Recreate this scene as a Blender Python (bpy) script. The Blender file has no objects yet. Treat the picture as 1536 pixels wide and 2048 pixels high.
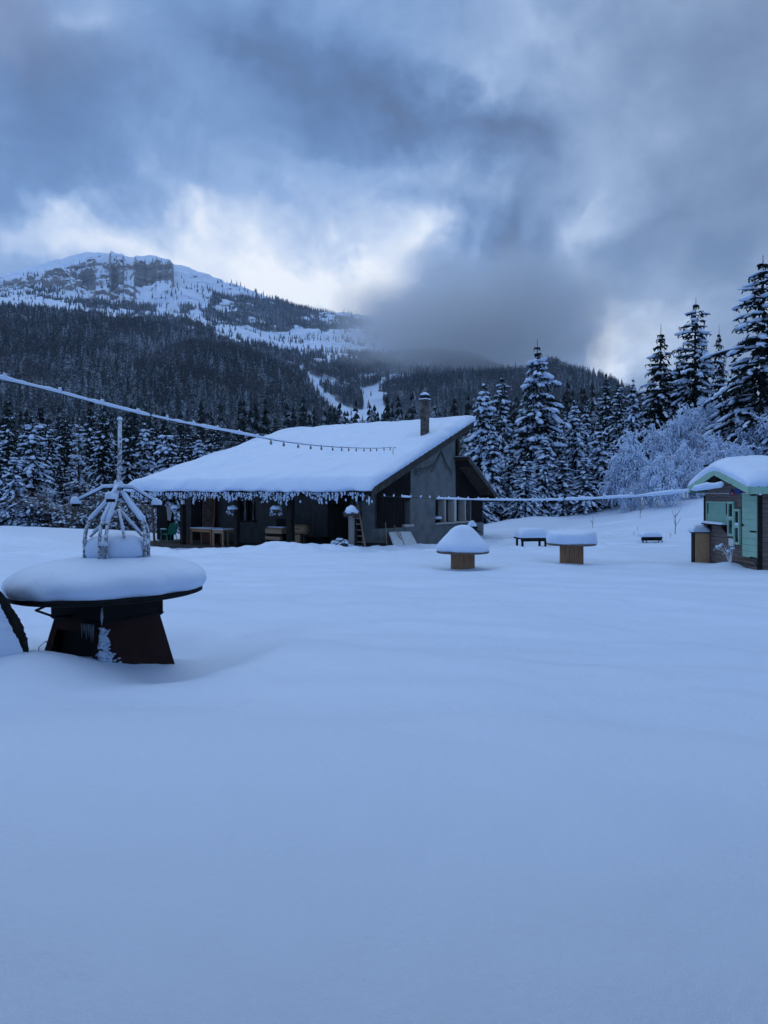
import bpy, math, random
import numpy as np
from mathutils import Vector, Matrix

# ------------------------------------------------------------------ camera, sky, sun, exposure
sc = bpy.context.scene
F = 1500.0; CX = 768.0; HY = 985.0            # focal length in photo pixels, optical axis, eye level
cd = bpy.data.cameras.new('camera'); cam = bpy.data.objects.new('camera', cd)
sc.collection.objects.link(cam); sc.camera = cam
cd.sensor_fit = 'HORIZONTAL'; cd.sensor_width = 36.0; cd.lens = 36.0*F/1536.0
cd.shift_y = -(1024.0-HY)/1536.0
cd.clip_start = 0.1; cd.clip_end = 20000
cam.location = (0, 0, 0); cam.rotation_euler = (math.radians(90), 0, 0)

sc.view_settings.view_transform = 'Standard'; sc.view_settings.look = 'None'
sc.view_settings.exposure = 0.34; sc.view_settings.gamma = 1.0
try: sc.view_settings.use_curve_mapping = False
except Exception: pass
sc.render.engine = 'CYCLES'
sc.cycles.use_denoising = True
sc.cycles.max_bounces = 6; sc.cycles.diffuse_bounces = 3; sc.cycles.glossy_bounces = 2
sc.cycles.transparent_max_bounces = 6; sc.cycles.volume_bounces = 2
sc.cycles.use_adaptive_sampling = True; sc.cycles.adaptive_threshold = 0.025; sc.cycles.adaptive_min_samples = 24

SUN_EL = math.radians(48); SUN_AZ = math.radians(-25)   # behind the cloud, ahead of the camera and to the left
sl = bpy.data.lights.new('sun', 'SUN'); sun = bpy.data.objects.new('sun', sl); sc.collection.objects.link(sun)
sl.energy = 0.7; sl.angle = math.radians(60); sl.color = (0.72, 0.86, 1.0)
sd = Vector((math.sin(SUN_AZ)*math.cos(SUN_EL), math.cos(SUN_AZ)*math.cos(SUN_EL), math.sin(SUN_EL)))
sun.rotation_euler = sd.to_track_quat('Z', 'Y').to_euler()

class X:                                         # tiny expression builder for shader maths
    def __init__(s, nt, sock): s.nt = nt; s.s = sock
    def _m(s, op, *a, clamp=False):
        n = s.nt.nodes.new('ShaderNodeMath'); n.operation = op; n.use_clamp = clamp
        for i, v in enumerate((s,)+a):
            if isinstance(v, X): s.nt.links.new(v.s, n.inputs[i])
            else: n.inputs[i].default_value = v
        return X(s.nt, n.outputs[0])
    def __add__(s, o): return s._m('ADD', o)
    __radd__ = __add__
    def __sub__(s, o): return s._m('SUBTRACT', o)
    def __rsub__(s, o): return (s*-1.0)+o
    def __mul__(s, o): return s._m('MULTIPLY', o)
    __rmul__ = __mul__
    def __truediv__(s, o): return s._m('DIVIDE', o)
    def pow(s, o): return s._m('POWER', o)
    def exp(s): return s._m('EXPONENT')
    def clamp(s): return s._m('ADD', 0.0, clamp=True)
    def mx(s, o): return s._m('MAXIMUM', o)
    def ss(s, a, b):
        n = s.nt.nodes.new('ShaderNodeMapRange'); n.interpolation_type = 'SMOOTHSTEP'
        s.nt.links.new(s.s, n.inputs[0]); n.inputs[1].default_value = a; n.inputs[2].default_value = b
        return X(s.nt, n.outputs[0])

def node(nt, typ, **kw):
    n = nt.nodes.new(typ)
    for k, v in kw.items(): setattr(n, k, v)
    return n
def noise(nt, vec, scale, detail=4.0, rough=0.5, dist=0.0, out='Fac'):
    n = node(nt, 'ShaderNodeTexNoise')
    if vec is not None: nt.links.new(vec, n.inputs['Vector'])
    n.inputs['Scale'].default_value = scale; n.inputs['Detail'].default_value = detail
    n.inputs['Roughness'].default_value = rough; n.inputs['Distortion'].default_value = dist
    return X(nt, n.outputs[0]) if out == 'Fac' else n.outputs[1]
def ramp(nt, fac, stops):
    r = node(nt, 'ShaderNodeValToRGB'); e = r.color_ramp.elements
    while len(e) > 1: e.remove(e[-1])
    e[0].position = stops[0][0]; e[0].color = (*stops[0][1], 1)
    for p, c in stops[1:]:
        q = e.new(p); q.color = (*c, 1)
    nt.links.new(fac.s if isinstance(fac, X) else fac, r.inputs[0]); return r.outputs[0]
def mixc(nt, fac, a, b):
    m = node(nt, 'ShaderNodeMix', data_type='RGBA')
    for i, v in ((0, fac), (6, a), (7, b)):
        if isinstance(v, X): nt.links.new(v.s, m.inputs[i])
        elif isinstance(v, (int, float)): m.inputs[i].default_value = v
        elif isinstance(v, tuple): m.inputs[i].default_value = (*v, 1)
        else: nt.links.new(v, m.inputs[i])
    return m.outputs[2]

def build_world():
    w = bpy.data.worlds.new('World'); sc.world = w; w.use_nodes = True
    nt = w.node_tree; nt.nodes.clear()
    out = node(nt, 'ShaderNodeOutputWorld'); bg = node(nt, 'ShaderNodeBackground')
    bg.inputs['Strength'].default_value = 0.1
    nt.links.new(bg.outputs[0], out.inputs['Surface'])
    sky = node(nt, 'ShaderNodeTexSky', sky_type='NISHITA', sun_disc=False)
    sky.sun_elevation = SUN_EL; sky.sun_rotation = SUN_AZ; sky.altitude = 1200
    tc = node(nt, 'ShaderNodeTexCoord'); dirv = tc.outputs['Generated']
    sep = node(nt, 'ShaderNodeSeparateXYZ'); nt.links.new(dirv, sep.inputs[0])
    dx, dy, dz = (X(nt, sep.outputs[i]) for i in range(3))
    az0 = dx._m('ARCTAN2', dy); el0 = dz._m('ARCSINE')
    n1 = node(nt, 'ShaderNodeSeparateColor'); nt.links.new(noise(nt, dirv, 4.2, 5.0, 0.55, 0.4, 'C'), n1.inputs[0])
    n2 = node(nt, 'ShaderNodeSeparateColor'); nt.links.new(noise(nt, dirv, 14.0, 4.0, 0.55, 0.2, 'C'), n2.inputs[0])
    a1, e1 = X(nt, n1.outputs[0])-0.5, X(nt, n1.outputs[1])-0.5
    a2, e2 = X(nt, n2.outputs[0])-0.5, X(nt, n2.outputs[1])-0.5
    az = az0 + a1*0.24 + a2*0.13; el = el0 + e1*0.17 + e2*0.11
    ae = node(nt, 'ShaderNodeCombineXYZ'); nt.links.new(az.s, ae.inputs[0]); nt.links.new(el.s, ae.inputs[1])
    def blob(px, py, sx, sy, rot=0.0):
        a = math.atan((px-CX)/F); h = math.hypot(px-CX, F); e = math.atan((HY-py)/h)
        m = node(nt, 'ShaderNodeMapping', vector_type='TEXTURE'); nt.links.new(ae.outputs[0], m.inputs[0])
        m.inputs['Location'].default_value = (a, e, 0); m.inputs['Rotation'].default_value = (0, 0, math.radians(rot)); m.inputs['Scale'].default_value = (sx*2.5/F, sy*2.5/F, 1)
        gr = node(nt, 'ShaderNodeTexGradient', gradient_type='QUADRATIC_SPHERE'); nt.links.new(m.outputs[0], gr.inputs[0])
        return X(nt, gr.outputs['Fac']).ss(0.0, 1.0)*1.35
    B = [  # cloud masses: photo position, size, tilt (degrees, counter-clockwise), change of brightness
        (560, 560, 220, 80, 0, .42), (220, 450, 330, 65, 0, .34), (470, 400, 200, 60, 0, .14), (720, 560, 110, 100, 0, .34),
        (1215, 680, 60, 100, 0, .40), (1175, 480, 50, 120, -25, .18), (870, 450, 100, 120, -12, .38), (710, 350, 150, 70, 0, .17), (1340, 600, 140, 90, 0, .10),
        (960, 140, 120, 60, 0, .15), (1000, 150, 60, 30, 0, .05), (1080, 60, 130, 40, -20, .10), (1230, 330, 130, 200, 0, .08),
        (225, 10, 60, 40, 0, .16), (430, 210, 80, 60, 0, .08), (1300, 640, 120, 90, 0, .20), (1060, 330, 90, 60, 0, .05),
        (130, 170, 210, 120, 0, -.23), (550, 110, 170, 75, -30, -.22), (740, 190, 150, 60, -25, -.20), (1010, 235, 110, 55, -10, -.24), (870, 215, 120, 50, -10, -.12),
        (1060, 470, 60, 140, 12, -.26), (1000, 640, 150, 90, 0, -.06), (1130, 650, 50, 80, 0, -.04), (1420, 60, 220, 60, 0, -.10),
        (1290, 450, 140, 50, 30, -.12), (1480, 300, 150, 110, 0, -.09), (600, 265, 260, 50, -10, -.10), (80, 330, 150, 50, 0, -.08)]
    b = None
    for (px, py, sx, sy, rot, amp) in B:
        t = blob(px, py, sx, sy, rot)*amp
        b = t if b is None else b + t
    big = noise(nt, dirv, 2.3, 6.0, 0.55, 0.3); fine = noise(nt, dirv, 8.0, 7.0, 0.62, 0.9)
    wisp = noise(nt, dirv, 17.0, 5.0, 0.6, 1.2)
    b = b + 0.41 + (big-0.5)*0.30 + (fine-0.5)*0.34 + (wisp-0.5)*0.14
    # overhead the cloud is thinner and lets more light through
    b = b + el0.ss(0.62, 1.10)*0.30
    col = ramp(nt, b.clamp(), [(0.0, (.080, .130, .240)), (.20, (.105, .190, .375)), (.40, (.160, .275, .500)),
                       (.60, (.280, .405, .640)), (.80, (.540, .640, .800)), (1.0, (.86, .89, .92))])
    # greyer cloud towards the right
    grey = (az0.ss(-0.10, 0.45))*(1.0-az0.ss(0.9, 1.8))*0.50
    bw = node(nt, 'ShaderNodeRGBToBW'); nt.links.new(col, bw.inputs[0])
    gcol = mixc(nt, 1.0, col, (0, 0, 0))
    g = node(nt, 'ShaderNodeCombineColor'); v = X(nt, bw.outputs[0])
    for i, k in enumerate((.84, 1.0, 1.24)): nt.links.new((v*k).s, g.inputs[i])
    col = mixc(nt, grey, col, g.outputs[0])
    sc10 = node(nt, 'ShaderNodeVectorMath', operation='SCALE'); nt.links.new(col, sc10.inputs[0]); sc10.inputs['Scale'].default_value = 10.0
    gap = (blob(1490, 470, 85, 60, 25)*.55 + blob(60, 40, 200, 90)*.35 + (big-0.62).mx(0.0)*1.0 + 0.04).clamp()
    skd = node(nt, 'ShaderNodeVectorMath', operation='SCALE'); nt.links.new(sky.outputs[0], skd.inputs[0]); skd.inputs['Scale'].default_value = 0.55
    fin = mixc(nt, gap, sc10.outputs[0], skd.outputs[0])
    nt.links.new(fin, bg.inputs['Color'])
    try: w.cycles.sampling_method = 'MANUAL'; w.cycles.sample_map_resolution = 1024
    except Exception: pass
build_world()

# ------------------------------------------------------------------ helpers
random.seed(7); RNG = np.random.default_rng(11)
def at(px, py, D): return np.array([(px-CX)/F*D, D, (HY-py)/F*D])
def hash2(ix, iy, seed):
    h = (ix.astype(np.int64)*374761393 + iy.astype(np.int64)*668265263 + seed*1274126177) & 0xffffffff
    h = ((h ^ (h >> 13))*1274126177) & 0xffffffff
    return ((h ^ (h >> 16)) & 0xffff)/65535.0
def vnoise(x, y, seed=0):
    x = np.asarray(x, float); y = np.asarray(y, float)
    ix = np.floor(x); iy = np.floor(y); fx = x-ix; fy = y-iy
    fx = fx*fx*fx*(fx*(fx*6-15)+10); fy = fy*fy*fy*(fy*(fy*6-15)+10)
    a = hash2(ix, iy, seed); b = hash2(ix+1, iy, seed); c = hash2(ix, iy+1, seed); d = hash2(ix+1, iy+1, seed)
    return (a+(b-a)*fx+(c-a)*fy+(a-b-c+d)*fx*fy)*2-1
def fbm(x, y, oct=4, seed=0, gain=.5):
    s = 0; a = 1; f = 1
    for o in range(oct):
        s = s + a*vnoise(np.asarray(x)*f+o*17.3, np.asarray(y)*f-o*9.1, seed+o); a *= gain; f *= 2.03
    return s
def sstep(x, a, b):
    t = np.clip((np.asarray(x, float)-a)/(b-a), 0, 1); return t*t*(3-2*t)

def mesh_obj(name, v, f, mat=None, parent=None, smooth=True):
    """v (N,3); f: list of faces, or an (M,3)/(M,4) array"""
    me = bpy.data.meshes.new(name); v = np.asarray(v, np.float32)
    if isinstance(f, np.ndarray):
        k = f.shape[1]; n = len(f)
        me.vertices.add(len(v)); me.vertices.foreach_set('co', v.ravel())
        me.loops.add(n*k); me.loops.foreach_set('vertex_index', f.astype(np.int32).ravel())
        me.polygons.add(n); me.polygons.foreach_set('loop_start', np.arange(0, n*k, k, dtype=np.int32))
        me.update(calc_edges=True)
    else:
        me.from_pydata(v.tolist(), [], f); me.update()
    me.validate()
    if smooth: me.polygons.foreach_set('use_smooth', np.ones(len(me.polygons), bool))
    if mat: me.materials.append(mat)
    o = bpy.data.objects.new(name, me); sc.collection.objects.link(o)
    if parent: o.parent = parent
    return o
def tag(o, label=None, cat=None, group=None, kind=None):
    if label: o['label'] = label
    if cat: o['category'] = cat
    if group: o['group'] = group
    if kind: o['kind'] = kind
    return o
def empty(name, loc, rz=0.0, label=None, cat=None, group=None):
    o = bpy.data.objects.new(name, None); sc.collection.objects.link(o); o.empty_display_size = .2
    o.location = tuple(float(c) for c in loc); o.rotation_euler = (0, 0, rz)
    return tag(o, label, cat, group)
def copy_tree(o, parent=None):
    c = o.copy(); sc.collection.objects.link(c); c.parent = parent
    for ch in list(o.children): copy_tree(ch, c)
    return c

class MB:
    def __init__(s): s.v = []; s.f = []
    def add(s, v, f):
        b = len(s.v); s.v += [tuple(map(float, p)) for p in v]; s.f += [[i+b for i in q] for q in f]; return s
    def box(s, a, b):
        (x0, y0, z0), (x1, y1, z1) = a, b
        return s.add([(x0,y0,z0),(x1,y0,z0),(x1,y1,z0),(x0,y1,z0),(x0,y0,z1),(x1,y0,z1),(x1,y1,z1),(x0,y1,z1)],
            [[3,2,1,0],[4,5,6,7],[0,1,5,4],[1,2,6,5],[2,3,7,6],[3,0,4,7]])
    def hexa(s, p):      # eight corners ordered as in box
        return s.add(p, [[3,2,1,0],[4,5,6,7],[0,1,5,4],[1,2,6,5],[2,3,7,6],[3,0,4,7]])
    def bar(s, p, q, w, h=None, up=(0,0,1)):
        p = Vector(p); q = Vector(q); a = (q-p).normalized(); u = Vector(up)
        if abs(a.dot(u)) > .95: u = Vector((1,0,0))
        b = u.cross(a).normalized(); c = a.cross(b); h = h or w
        o = [(-1,-1),(1,-1),(1,1),(-1,1)]
        P = [p+b*(i*w/2)+c*(j*h/2) for i, j in o]; Q = [q+b*(i*w/2)+c*(j*h/2) for i, j in o]
        return s.add(P+Q, [[3,2,1,0],[4,5,6,7],[0,1,5,4],[1,2,6,5],[2,3,7,6],[3,0,4,7]])
    def tube(s, pts, r, seg=8, flat=1.0):
        pts = [Vector(p) for p in pts]; n = len(pts)
        if not hasattr(r, '__len__'): r = [r]*n
        V = []
        for i, p in enumerate(pts):
            t = (pts[min(i+1, n-1)]-pts[max(i-1, 0)]).normalized()
            u = Vector((0,0,1)) if abs(t.z) < .9 else Vector((0,1,0))
            b = u.cross(t).normalized(); c = t.cross(b)
            for k in range(seg):
                a = 2*math.pi*k/seg; V.append(p+b*(math.cos(a)*r[i])+c*(math.sin(a)*r[i]*flat))
        Fs = [[i*seg+k, i*seg+(k+1) % seg, (i+1)*seg+(k+1) % seg, (i+1)*seg+k] for i in range(n-1) for k in range(seg)]
        Fs += [list(range(seg))[::-1], [(n-1)*seg+k for k in range(seg)]]
        return s.add(V, Fs)
    def lathe(s, prof, seg=24, c=(0,0,0), nz=None, seed=0):
        """prof: list of (r, z) from the bottom rim to the top; r == 0 closes"""
        V = []; Fs = []; n = len(prof)
        for (r, z) in prof:
            for k in range(seg):
                a = 2*math.pi*k/seg; rr = r; zz = z
                if nz:
                    q = float(fbm(math.cos(a)*1.6+z*2, math.sin(a)*1.6+seed*3.1, 3, seed)); rr = r*(1+nz*q*.5+nz*.12*float(vnoise(a*7.0, z*9+seed, seed+2))); zz = z*(1+nz*float(fbm(math.cos(a)*r*1.3+9, math.sin(a)*r*1.3, 4, seed+5)))
                V.append((c[0]+math.cos(a)*rr, c[1]+math.sin(a)*rr, c[2]+zz))
        for i in range(n-1):
            for k in range(seg):
                Fs.append([i*seg+k, i*seg+(k+1) % seg, (i+1)*seg+(k+1) % seg, (i+1)*seg+k])
        if prof[0][0] > 0: Fs.append(list(range(seg))[::-1])
        if prof[-1][0] > 0: Fs.append([(n-1)*seg+k for k in range(seg)])
        return s.add(V, Fs)
    def prism(s, poly, d):            # poly of 3-D points, extruded by vector d
        n = len(poly); P = [Vector(p) for p in poly]; Q = [p+Vector(d) for p in P]
        return s.add(P+Q, [list(range(n))[::-1], [n+i for i in range(n)]]+[[i, (i+1) % n, n+(i+1) % n, n+i] for i in range(n)])
    def build(s, name, mat, parent=None, smooth=False, bevel=0.0):
        o = mesh_obj(name, np.array(s.v), s.f, mat, parent, smooth)
        if bevel:
            m = o.modifiers.new('bevel', 'BEVEL'); m.width = bevel; m.segments = 2; m.limit_method = 'ANGLE'
        return o

def snow_slab(base, Lu, Lv, T, R, nu=60, nv=40, wav=0.05, seed=1, over=0.06, amp=.12, fade=(1,1,1,1)):
    """a snow blanket on a surface: base(u,v)->(...,3); Lu, Lv its sizes in metres; T thickness; R edge rounding"""
    def sp(n, L):
        t = np.linspace(0, 1, n); k = .5-.5*np.cos(t*math.pi); return .35*t+.65*k
    U, V = np.meshgrid(sp(nu, Lu), sp(nv, Lv), indexing='ij')
    d = [U*Lu, (1-U)*Lu, V*Lv, (1-V)*Lv]
    th = np.ones_like(U)
    for k in range(4):
        if fade[k]:
            q = np.clip(d[k]/R, 0, 1); th = th*np.sqrt(np.clip(1-(1-q)**2, 0, 1))
    nz = fbm(U*Lu*.8, V*Lv*.8, 3, seed)
    T2 = T*(1+amp*nz)
    ou = over*(1+wav*6*fbm(V*Lv*1.3, U*0+3.3, 3, seed+3))/Lu; ov = over*(1+wav*6*fbm(U*Lu*1.3, V*0+1.7, 3, seed+4))/Lv
    bul = np.clip(np.sin(np.clip(th, 0, 1)*math.pi), 0, 1)
    U2 = np.where(d[0] < R, U-ou*bul*fade[0]*(1-d[0]/R), np.where(d[1] < R, U+ou*bul*fade[1]*(1-d[1]/R), U))
    V2 = np.where(d[2] < R, V-ov*bul*fade[2]*(1-d[2]/R), np.where(d[3] < R, V+ov*bul*fade[3]*(1-d[3]/R), V))
    top = base(U2, V2).copy(); top[..., 2] += T2*th
    bot = base(U, V).copy(); bot[..., 2] -= .004
    n = nu*nv; idx = np.arange(n).reshape(nu, nv)
    q = np.stack([idx[:-1, :-1], idx[1:, :-1], idx[1:, 1:], idx[:-1, 1:]], -1).reshape(-1, 4)
    return np.concatenate([top.reshape(-1, 3), bot.reshape(-1, 3)]), np.concatenate([q, q[:, ::-1]+n])
def bil(a, b, c, d):       # a(0,0) b(1,0) c(1,1) d(0,1)
    a, b, c, d = (np.asarray(p, float) for p in (a, b, c, d))
    return lambda U, V: ((1-U)*(1-V))[..., None]*a+(U*(1-V))[..., None]*b+(U*V)[..., None]*c+((1-U)*V)[..., None]*d

# ------------------------------------------------------------------ materials
def mat(name, rough=.7, spec=.3, metal=0.0):
    m = bpy.data.materials.new(name); m.use_nodes = True; nt = m.node_tree
    b = nt.nodes['Principled BSDF']; b.inputs['Roughness'].default_value = rough
    b.inputs['Specular IOR Level'].default_value = spec; b.inputs['Metallic'].default_value = metal
    return m, nt, b
def ocoord(nt, which='Object'):
    return node(nt, 'ShaderNodeTexCoord').outputs[which]
def wpos(nt): return node(nt, 'ShaderNodeNewGeometry').outputs['Position']
def bump(nt, b, h, strength=.3, dist=.05):
    n = node(nt, 'ShaderNodeBump'); n.inputs['Strength'].default_value = strength; n.inputs['Distance'].default_value = dist
    nt.links.new(h.s, n.inputs['Height']); nt.links.new(n.outputs[0], b.inputs['Normal'])
def stretch(nt, vec, s):
    m = node(nt, 'ShaderNodeMapping'); nt.links.new(vec, m.inputs[0]); m.inputs['Scale'].default_value = s; return m.outputs[0]

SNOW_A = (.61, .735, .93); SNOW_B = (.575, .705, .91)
def snow_mat(name, bs=.40, world=True):
    m, nt, b = mat(name, .55, .30)
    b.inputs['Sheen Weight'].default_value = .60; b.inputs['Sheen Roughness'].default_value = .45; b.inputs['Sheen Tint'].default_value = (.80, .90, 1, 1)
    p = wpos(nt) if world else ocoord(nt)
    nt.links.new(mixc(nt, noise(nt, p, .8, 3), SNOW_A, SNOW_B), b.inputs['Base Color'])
    h = noise(nt, p, 3.0, 3)*.60 + noise(nt, p, 22.0, 4)*.30 + noise(nt, p, 160.0, 3)*.16
    bump(nt, b, h, bs, .05); return m
M = {}
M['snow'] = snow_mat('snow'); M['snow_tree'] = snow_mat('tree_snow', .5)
def plain(name, c1, c2, rough=.7, spec=.3, scale=6.0, st=(1,1,1), bs=.2, metal=0.0, detail=5.0):
    m, nt, b = mat(name, rough, spec, metal); p = stretch(nt, ocoord(nt), st)
    n = noise(nt, p, scale, detail, .6); nt.links.new(ramp(nt, n, [(.3, c1), (.7, c2)]), b.inputs['Base Color'])
    if bs: bump(nt, b, n, bs, .02)
    M[name] = m; return m
plain('needles', (.007, .012, .011), (.015, .025, .021), .9, .05, 3.0, bs=0)
plain('bark', (.030, .024, .020), (.075, .060, .052), .9, .1, 8.0, (1, 1, .25))
plain('spool_wood', (.20, .105, .055), (.36, .20, .115), .75, .2, 5.0, (9, 9, .7))
plain('spool_top', (.10, .07, .05), (.20, .14, .10), .8, .2, 5.0)
plain('dark_siding', (.009, .008, .008), (.020, .017, .016), .85, .08, 5.0, (8, 8, .5))
plain('dark_timber', (.014, .012, .012), (.034, .029, .026), .85, .08, 4.0, (6, 6, .6))
plain('soffit', (.035, .026, .022), (.075, .055, .045), .8, .2, 4.0)
plain('fascia', (.030, .028, .026), (.070, .062, .055), .7, .2, 4.0)
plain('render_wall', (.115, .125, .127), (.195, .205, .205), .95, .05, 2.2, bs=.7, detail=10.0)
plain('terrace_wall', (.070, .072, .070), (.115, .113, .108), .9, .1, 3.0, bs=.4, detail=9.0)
plain('white_frame', (.45, .43, .40), (.58, .56, .52), .5, .4, 4.0)
plain('stone_sill', (.34, .33, .32), (.48, .46, .44), .85, .2, 8.0)
plain('chimney', (.022, .020, .019), (.19, .165, .145), .9, .1, 7.0, (1, 1, .7), .5)
plain('black_metal', (.007, .008, .009), (.014, .015, .017), .8, .12, 9.0)
plain('grey_metal', (.06, .065, .07), (.12, .125, .13), .5, .5, 9.0)
plain('rust_steel', (.028, .015, .015), (.048, .024, .022), .9, .08, 7.0, detail=8.0)
plain('hut_wood', (.085, .068, .062), (.235, .190, .170), .85, .15, 6.0, (.5, 3, 14), .5)
plain('hut_wood_x', (.085, .068, .062), (.235, .190, .170), .85, .15, 6.0, (.5, 3, 14), .5)
plain('hut_wood_y', (.085, .068, .062), (.235, .190, .170), .85, .15, 6.0, (3, .5, 14), .5)
plain('mint', (.245, .430, .335), (.295, .490, .385), .6, .35, 5.0)
plain('mint_dark', (.185, .36, .29), (.225, .41, .33), .6, .3, 5.0)
plain('chair_green', (.020, .30, .19), (.030, .37, .24), .5, .4, 5.0)
plain('orange_wood', (.24, .115, .05), (.36, .18, .085), .6, .3, 5.0, (8, .8, 8))
plain('tan_wood', (.30, .19, .11), (.44, .29, .18), .7, .25, 5.0, (.8, 8, 8))
plain('box_wood', (.40, .24, .13), (.54, .34, .19), .75, .25, 5.0, (3, 3, .6))
plain('carved_wood', (.055, .026, .016), (.12, .06, .036), .6, .3, 9.0)
plain('red_box', (.09, .03, .02), (.14, .05, .03), .7, .3, 5.0)
plain('deck_wood', (.045, .040, .036), (.10, .09, .08), .85, .15, 5.0, (.6, 6, 6))
plain('grey_post', (.17, .165, .16), (.28, .27, .26), .85, .2, 6.0, (6, 6, .6))
plain('board_white', (.58, .64, .70), (.68, .72, .76), .6, .3, 5.0)
plain('blue_paint', (.012, .030, .17), (.016, .040, .24), .5, .4, 6.0)
plain('red_paint', (.42, .085, .075), (.52, .12, .10), .6, .3, 6.0)
plain('meter_white', (.50, .52, .55), (.58, .60, .64), .5, .4, 6.0)
plain('pot', (.06, .045, .04), (.11, .085, .07), .8, .2, 6.0)
plain('dry_plant', (.06, .05, .035), (.12, .10, .07), .9, .1, 9.0)
plain('cable_rubber', (.010, .010, .011), (.018, .018, .020), .6, .3, 9.0)
plain('bulb_glass', (.22, .17, .15), (.35, .28, .25), .2, .5, 9.0, bs=0)
plain('broom_wood', (.18, .13, .09), (.28, .21, .15), .8, .2, 6.0, (6, 6, .6))
plain('blue_tarp', (.03, .06, .13), (.05, .09, .18), .5, .4, 6.0)
def frosty():          # a steel tube or twig with rime and snow stuck to it
    for name, dark, lo, hi, sca in (('rimed_steel', (.16, .17, .19), .40, .62, 34.0), ('frost_twig', (.060, .055, .058), .27, .46, 7.0), ('bare_twig', (.030, .025, .023), .62, .84, 9.0)):
        m, nt, b = mat(name, .75, .25)
        g = node(nt, 'ShaderNodeNewGeometry'); s = node(nt, 'ShaderNodeSeparateXYZ'); nt.links.new(g.outputs['Normal'], s.inputs[0])
        n = noise(nt, g.outputs['Position'], sca, 4, .6) + X(nt, s.outputs[2])*.18
        nt.links.new(mixc(nt, n.ss(lo, hi), dark, (.70, .755, .845)), b.inputs['Base Color'])
        bump(nt, b, n, .5, .03); M[name] = m
frosty()
def glass_dark():
    m, nt, b = mat('dark_glass', .08, .5); b.inputs['Base Color'].default_value = (.012, .016, .022, 1); M['dark_glass'] = m
glass_dark()
def ice():
    m, nt, b = mat('ice', .15, .5); b.inputs['Base Color'].default_value = (.62, .70, .80, 1); b.inputs['Transmission Weight'].default_value = .6; M['ice'] = m
ice()
def far_tree():        # distant conifer: dark needles with snow lying where a bough faces up
    for name, dark, snw, lo, hi in (('far_conifer', (.013, .021, .021), (.52, .60, .72), .70, 1.06), ('far_broadleaf', (.050, .046, .052), (.46, .52, .62), .70, 1.15)):
        m, nt, b = mat(name, .85, .1)
        g = node(nt, 'ShaderNodeNewGeometry'); s = node(nt, 'ShaderNodeSeparateXYZ'); nt.links.new(g.outputs['Normal'], s.inputs[0])
        oi = node(nt, 'ShaderNodeObjectInfo')
        n = noise(nt, g.outputs['Position'], .55, 3, .6) + X(nt, s.outputs[2])*.34 + X(nt, oi.outputs['Random'])*.18 + (noise(nt, g.outputs['Position'], .006, 4, .6)-.5)*.55
        nt.links.new(mixc(nt, n.ss(lo, hi), dark, snw), b.inputs['Base Color']); M[name] = m
far_tree()
def mountain_mat():
    m, nt, b = mat('mountain', .8, .15)
    g = node(nt, 'ShaderNodeNewGeometry'); s = node(nt, 'ShaderNodeSeparateXYZ'); nt.links.new(g.outputs['Normal'], s.inputs[0])
    p = g.outputs['Position']
    n = noise(nt, p, .012, 6, .6); n2 = noise(nt, stretch(nt, p, (.3, .3, 2.2)), .03, 6, .65)
    rock = ramp(nt, n2, [(.28, (.07, .067, .067)), (.5, (.22, .21, .20)), (.70, (.42, .385, .35))])
    n3 = noise(nt, stretch(nt, p, (.6, .6, 1.0)), .10, 4, .7)
    steep = (X(nt, s.outputs[2]) + (n-.5)*.40 + (n2-.5)*.30 + (n3-.5)*.45)
    fr = 1.0 - steep.ss(.52, .66)
    at_ = node(nt, 'ShaderNodeAttribute'); at_.attribute_name = 'wood'
    under = mixc(nt, noise(nt, p, .09, 4, .7).ss(.45, .7), (.045, .050, .055), (.20, .23, .27))
    c = mixc(nt, fr, SNOW_A, rock)
    c = mixc(nt, X(nt, at_.outputs['Fac']), c, under)
    nt.links.new(c, b.inputs['Base Color']); bump(nt, b, n2, .8, 6.0); M['mountain'] = m
mountain_mat()

# ------------------------------------------------------------------ the house's own frame (also used by the snow field)
HA = np.array([-.15, 30.0]); HXd = np.array([.8, -.6]); HYd = np.array([.6, .8]); ZF = -2.47; HROT = math.atan2(-.6, .8)
def h2w(x, y, z=0.0):
    p = HA + x*HXd + y*HYd; return np.array([p[0], p[1], z+ZF])
def w2h(X_, Y_):
    dx = X_-HA[0]; dy = Y_-HA[1]; return dx*.8-dy*.6, dx*.6+dy*.8
def on_front(px, py, y0):                 # photo point on the plane y = y0 of the house
    u = (px-CX)/F; x = (u*(30+.8*y0)+.15-.6*y0)/(.8+.6*u); D = 30-.6*x+.8*y0
    return x, y0, -ZF+(HY-py)/F*D
def on_gable(px, py, x0=0.0):
    u = (px-CX)/F; y = (u*(30-.6*x0)+.15-.8*x0)/(.6-.8*u); D = 30-.6*x0+.8*y
    return x0, y, -ZF+(HY-py)/F*D

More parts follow.
